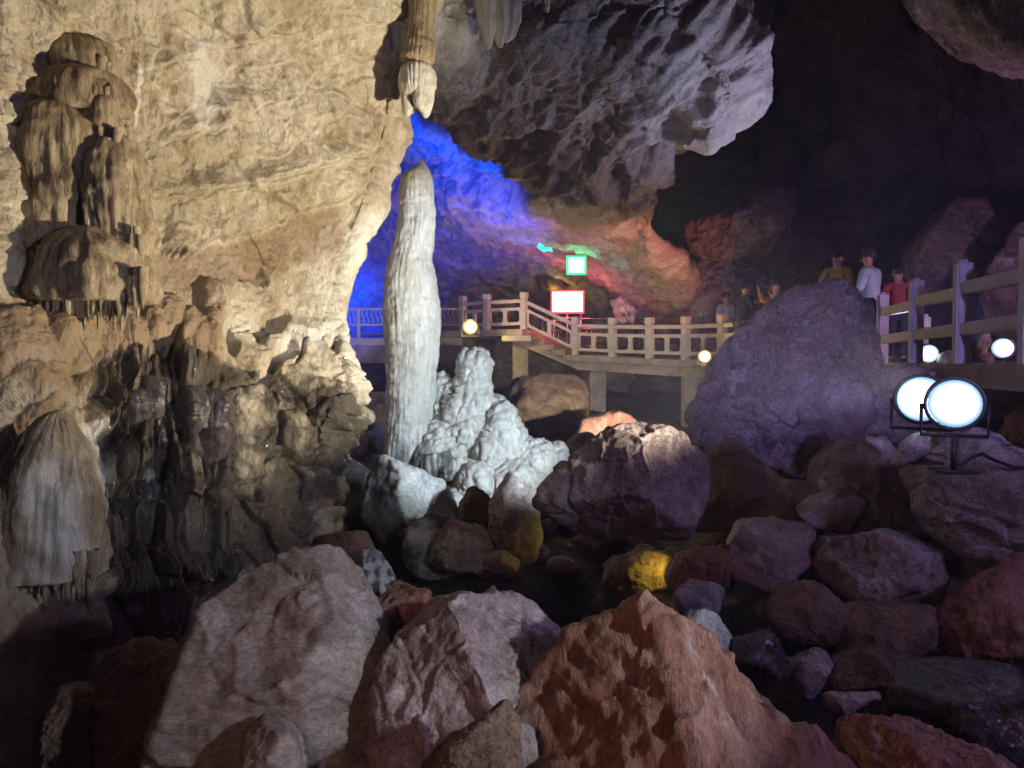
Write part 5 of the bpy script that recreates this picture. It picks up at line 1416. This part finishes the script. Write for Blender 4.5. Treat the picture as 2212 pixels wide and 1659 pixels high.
def person(label, loc, rotz, H, shirt, trousers, hair, armL, armR, head_tilt=0.0, lean=0.0, sleeve=2):
    """facing +y before the turn; arms: elbow and wrist offsets from the shoulder, in heights"""
    root = empty('person', loc, label, 'person', 'visitors on the walkway')
    root.rotation_euler = (0, 0, rotz)
    s = H
    ln = lean
    J = dict(pel=(0, 0, .53), bel=(0, ln * .3, .60), che=(0, ln * .7, .72), nck=(0, ln, .815), nk2=(0, ln + .01 + head_tilt * .2, .85), hd1=(0, ln + .015 + head_tilt * .5, .885), hd2=(0, ln + .012 + head_tilt, .935), hd3=(0, ln + head_tilt, .965))
    V, E, R = [], [], []

    def add(p, r, parent=None):
        V.append(tuple(c * s for c in p)); R.append(r * s if not isinstance(r, tuple) else (r[0] * s, r[1] * s))
        if parent is not None: E.append((parent, len(V) - 1))
        return len(V) - 1
    i0 = add(J['pel'], .075); i1 = add(J['bel'], .070, i0); i2 = add(J['che'], (.085, .07), i1); i3 = add(J['nck'], .045, i2)
    i4 = add(J['nk2'], .032, i3); i5 = add(J['hd1'], .042, i4); i6 = add(J['hd2'], .055, i5); add(J['hd3'], .042, i6)
    arms = []
    for sx, (el, wr) in ((-1, armL), (1, armR)):
        sh = (sx * .105, J['nck'][1], .795)
        e = (sh[0] + el[0], sh[1] + el[1], sh[2] + el[2]); w = (sh[0] + wr[0], sh[1] + wr[1], sh[2] + wr[2])
        a = add(sh, .036, i3); b = add(e, .026, a); c_ = add(w, .018, b)
        arms.append((sh, e, w))
        dv = Vector(w) - Vector(e); dv.normalize(); sd = dv.cross(Vector((0, 0, 1)))
        if sd.length < .1: sd = Vector((1, 0, 0))
        sd.normalize()
        pm_ = Vector(w) + dv * .04; pi = add(tuple(pm_), (.018, .012), c_)
        for f in range(4):
            off = sd * (f - 1.5) * .0105
            k1 = Vector(w) + dv * .062 + off; k2 = k1 + dv * (.022 + .006 * (1.5 - abs(f - 1.4))) + Vector((0, 0, -.006))
            x = add(tuple(k1), .0052, pi); add(tuple(k2), .0045, x)
        th = Vector(w) + dv * .03 - sd * .022; x = add(tuple(th), .0055, c_); add(tuple(th + dv * .025 - sd * .006), .005, x)
    legs = []
    for sx in (-1, 1):
        h = (sx * .05, 0, .50); kn = (sx * .055, .012, .28); an = (sx * .058, 0, .045); tp = (sx * .062, .09, .018)
        a = add(h, .058, i0); b = add(kn, .036, a); c_ = add(an, .024, b); add(tp, .022, c_)
        legs.append((h, kn, an, tp))
    skin = simple_mat('skin', (.42, .24, .17), .55, noise=.15, scale=20)
    body = link('body', skin_mesh('body', V, E, R), skin, parent=root)
    # clothes follow the body
    V, E, R = [], [], []
    i0 = add((0, 0, .47), .088); i1 = add(J['bel'], .083, i0); i2 = add(J['che'], (.098, .082), i1); i3 = add((J['nck'][0], J['nck'][1], .81), .056, i2)
    for (sh, e, w) in arms:
        a = add(sh, .047, i3)
        m_ = tuple(np.array(sh) + (np.array(e) - np.array(sh)) * .9)
        b = add(m_, .038, a)
        if sleeve == 2: add(tuple(np.array(e) + (np.array(w) - np.array(e)) * .9), .028, b)
    link('shirt', skin_mesh('shirt', V, E, R), simple_mat('shirt_cloth', shirt, .9, noise=.25, scale=9, bump=.3), parent=root)
    V, E, R = [], [], []
    i0 = add((0, 0, .525), .080)
    for (h, kn, an, tp) in legs:
        a = add(h, .066, i0); b = add(kn, .046, a); add((an[0], an[1], .05), .038, b)
    link('trousers', skin_mesh('trousers', V, E, R), simple_mat('trouser_cloth', trousers, .9, noise=.25, scale=12, bump=.3), parent=root)
    hc = Vector((0, J['hd2'][1] * s, J['hd2'][2] * s))
    dirs, q = cube_sphere(14)
    hv = dirs * np.array([.060, .070, .062]) * s
    hv += dirs * (0.006 * s * fbm(dirs * 4, 3))[:, None]
    front = (dirs[:, 1] > 0.35) & (dirs[:, 2] < 0.55)
    hv[front] *= 0.80
    lowm = dirs[:, 2] < -0.45
    hv[lowm] *= 0.82
    hv += np.array(hc) + np.array([0, -.006 * s, .016 * s])
    link('hair', np_mesh('hair', hv, q), simple_mat('dark_hair', hair, .6, noise=.3, scale=40), parent=root)
    for sx in (-1, 1):
        e = box_mesh('eye', (sx * .021 * s, hc.y + .052 * s, hc.z - .012 * s), (.014 * s, .008 * s, .007 * s), .002 * s)
        link('eye', e, M['black_metal'], parent=body)
        link('ear', box_mesh('ear', (sx * .056 * s, hc.y - .002 * s, hc.z - .018 * s), (.010 * s, .022 * s, .034 * s), .004 * s), skin, parent=body)
    link('nose', box_mesh('nose', (0, hc.y + .060 * s, hc.z - .028 * s), (.016 * s, .022 * s, .026 * s), .006 * s), skin, parent=body)
    link('mouth', box_mesh('mouth', (0, hc.y + .050 * s, hc.z - .050 * s), (.026 * s, .008 * s, .005 * s), .002 * s), simple_mat('lips', (.3, .1, .09), .5), parent=body)
    for (h, kn, an, tp) in legs:
        sv_ = dirs * np.array([.036, .075, .03]) * s
        sv_[:, 2] = np.maximum(sv_[:, 2], -.018 * s)
        sv_ += np.array([an[0] + .002, an[1] + .04, .018]) * s
        link('shoe', np_mesh('shoe', sv_, q), M['black_metal'], parent=root)
    return root


def on_deck(kx, d_, z=3.0):
    q = at(kx, 782, d_); return Vector((q[0], q[1], z))


o = link('stone_step', box_mesh('stone_step', (0, 0, 0.1), (0.7, 0.7, 0.21), 0.02), M['concrete_d'], loc=on_deck(1806, 12.4, 3.0), smooth=False)
tag(o, 'low stone step under the person in the yellow top', 'step')
hang = ((-.02, 0, -.17), (-.03, .05, -.31)), ((.02, 0, -.17), (.03, .05, -.31))
bent = ((-.03, .02, -.17), (.02, .14, -.20)), ((.03, .02, -.17), (-.02, .14, -.20))
person('person in a loose light blue shirt and dark trousers, back half turned', on_deck(1880, 11.6), math.radians(35), 1.84, (.42, .52, .62), (.03, .045, .09), (.05, .035, .03), *bent, head_tilt=.02, lean=.01)
person('person in a yellow top beside the light blue shirt, hands raised in front', on_deck(1806, 12.4, 3.22), math.radians(150), 1.70, (.42, .31, .02), (.03, .03, .05), (.015, .012, .012), ((-.03, .03, -.16), (-.01, .12, -.24)), ((.05, .06, -.14), (.0, .15, -.06)), sleeve=1)
person('person in red with a dark bag, partly behind the railing post', on_deck(1938, 12.4), math.radians(-20), 1.66, (.34, .05, .06), (.04, .04, .07), (.02, .016, .015), *hang)
person('person in rust orange holding a phone up above the tall boulder', on_deck(1676, 14.8), math.radians(100), 1.70, (.45, .17, .07), (.05, .05, .06), (.02, .015, .013), ((-.05, .05, -.14), (-.04, .14, -.02)), ((.05, .10, -.05), (.06, .14, .08)))
person('person in a dark jacket with a pale sleeve stretched out over the boulder', on_deck(1600, 15.6), math.radians(-70), 1.74, (.04, .045, .08), (.03, .03, .04), (.015, .013, .012), ((-.05, .12, -.07), (-.03, .27, -.03)), ((.03, .02, -.17), (.02, .10, -.26)), lean=.05)
person('person in a grey-white top standing at the bridge railing', on_deck(1566, 17.6), math.radians(200), 1.70, (.45, .47, .50), (.10, .12, .16), (.03, .025, .022), *hang)

# ------------------------------------------------------------------ thin violet haze, added for a glow around the lamps
HAZE = 0.0026
if HAZE > 0:
    hz = box_mesh('haze', (0.5, 14.5, 8.0), (36, 40, 20))
    m = bpy.data.materials.new('glow_haze'); m.use_nodes = True
    nt = m.node_tree; nt.nodes.remove(nt.nodes['Principled BSDF'])
    pv = nt.nodes.new('ShaderNodeVolumePrincipled'); pv.inputs['Color'].default_value = (.62, .62, 1, 1); pv.inputs['Density'].default_value = HAZE
    nt.links.new(pv.outputs[0], nt.nodes['Material Output'].inputs['Volume'])
    o = link('haze', hz, m, smooth=False); tag(o, 'thin violet haze added for a glow around the lamps', kind='stuff')
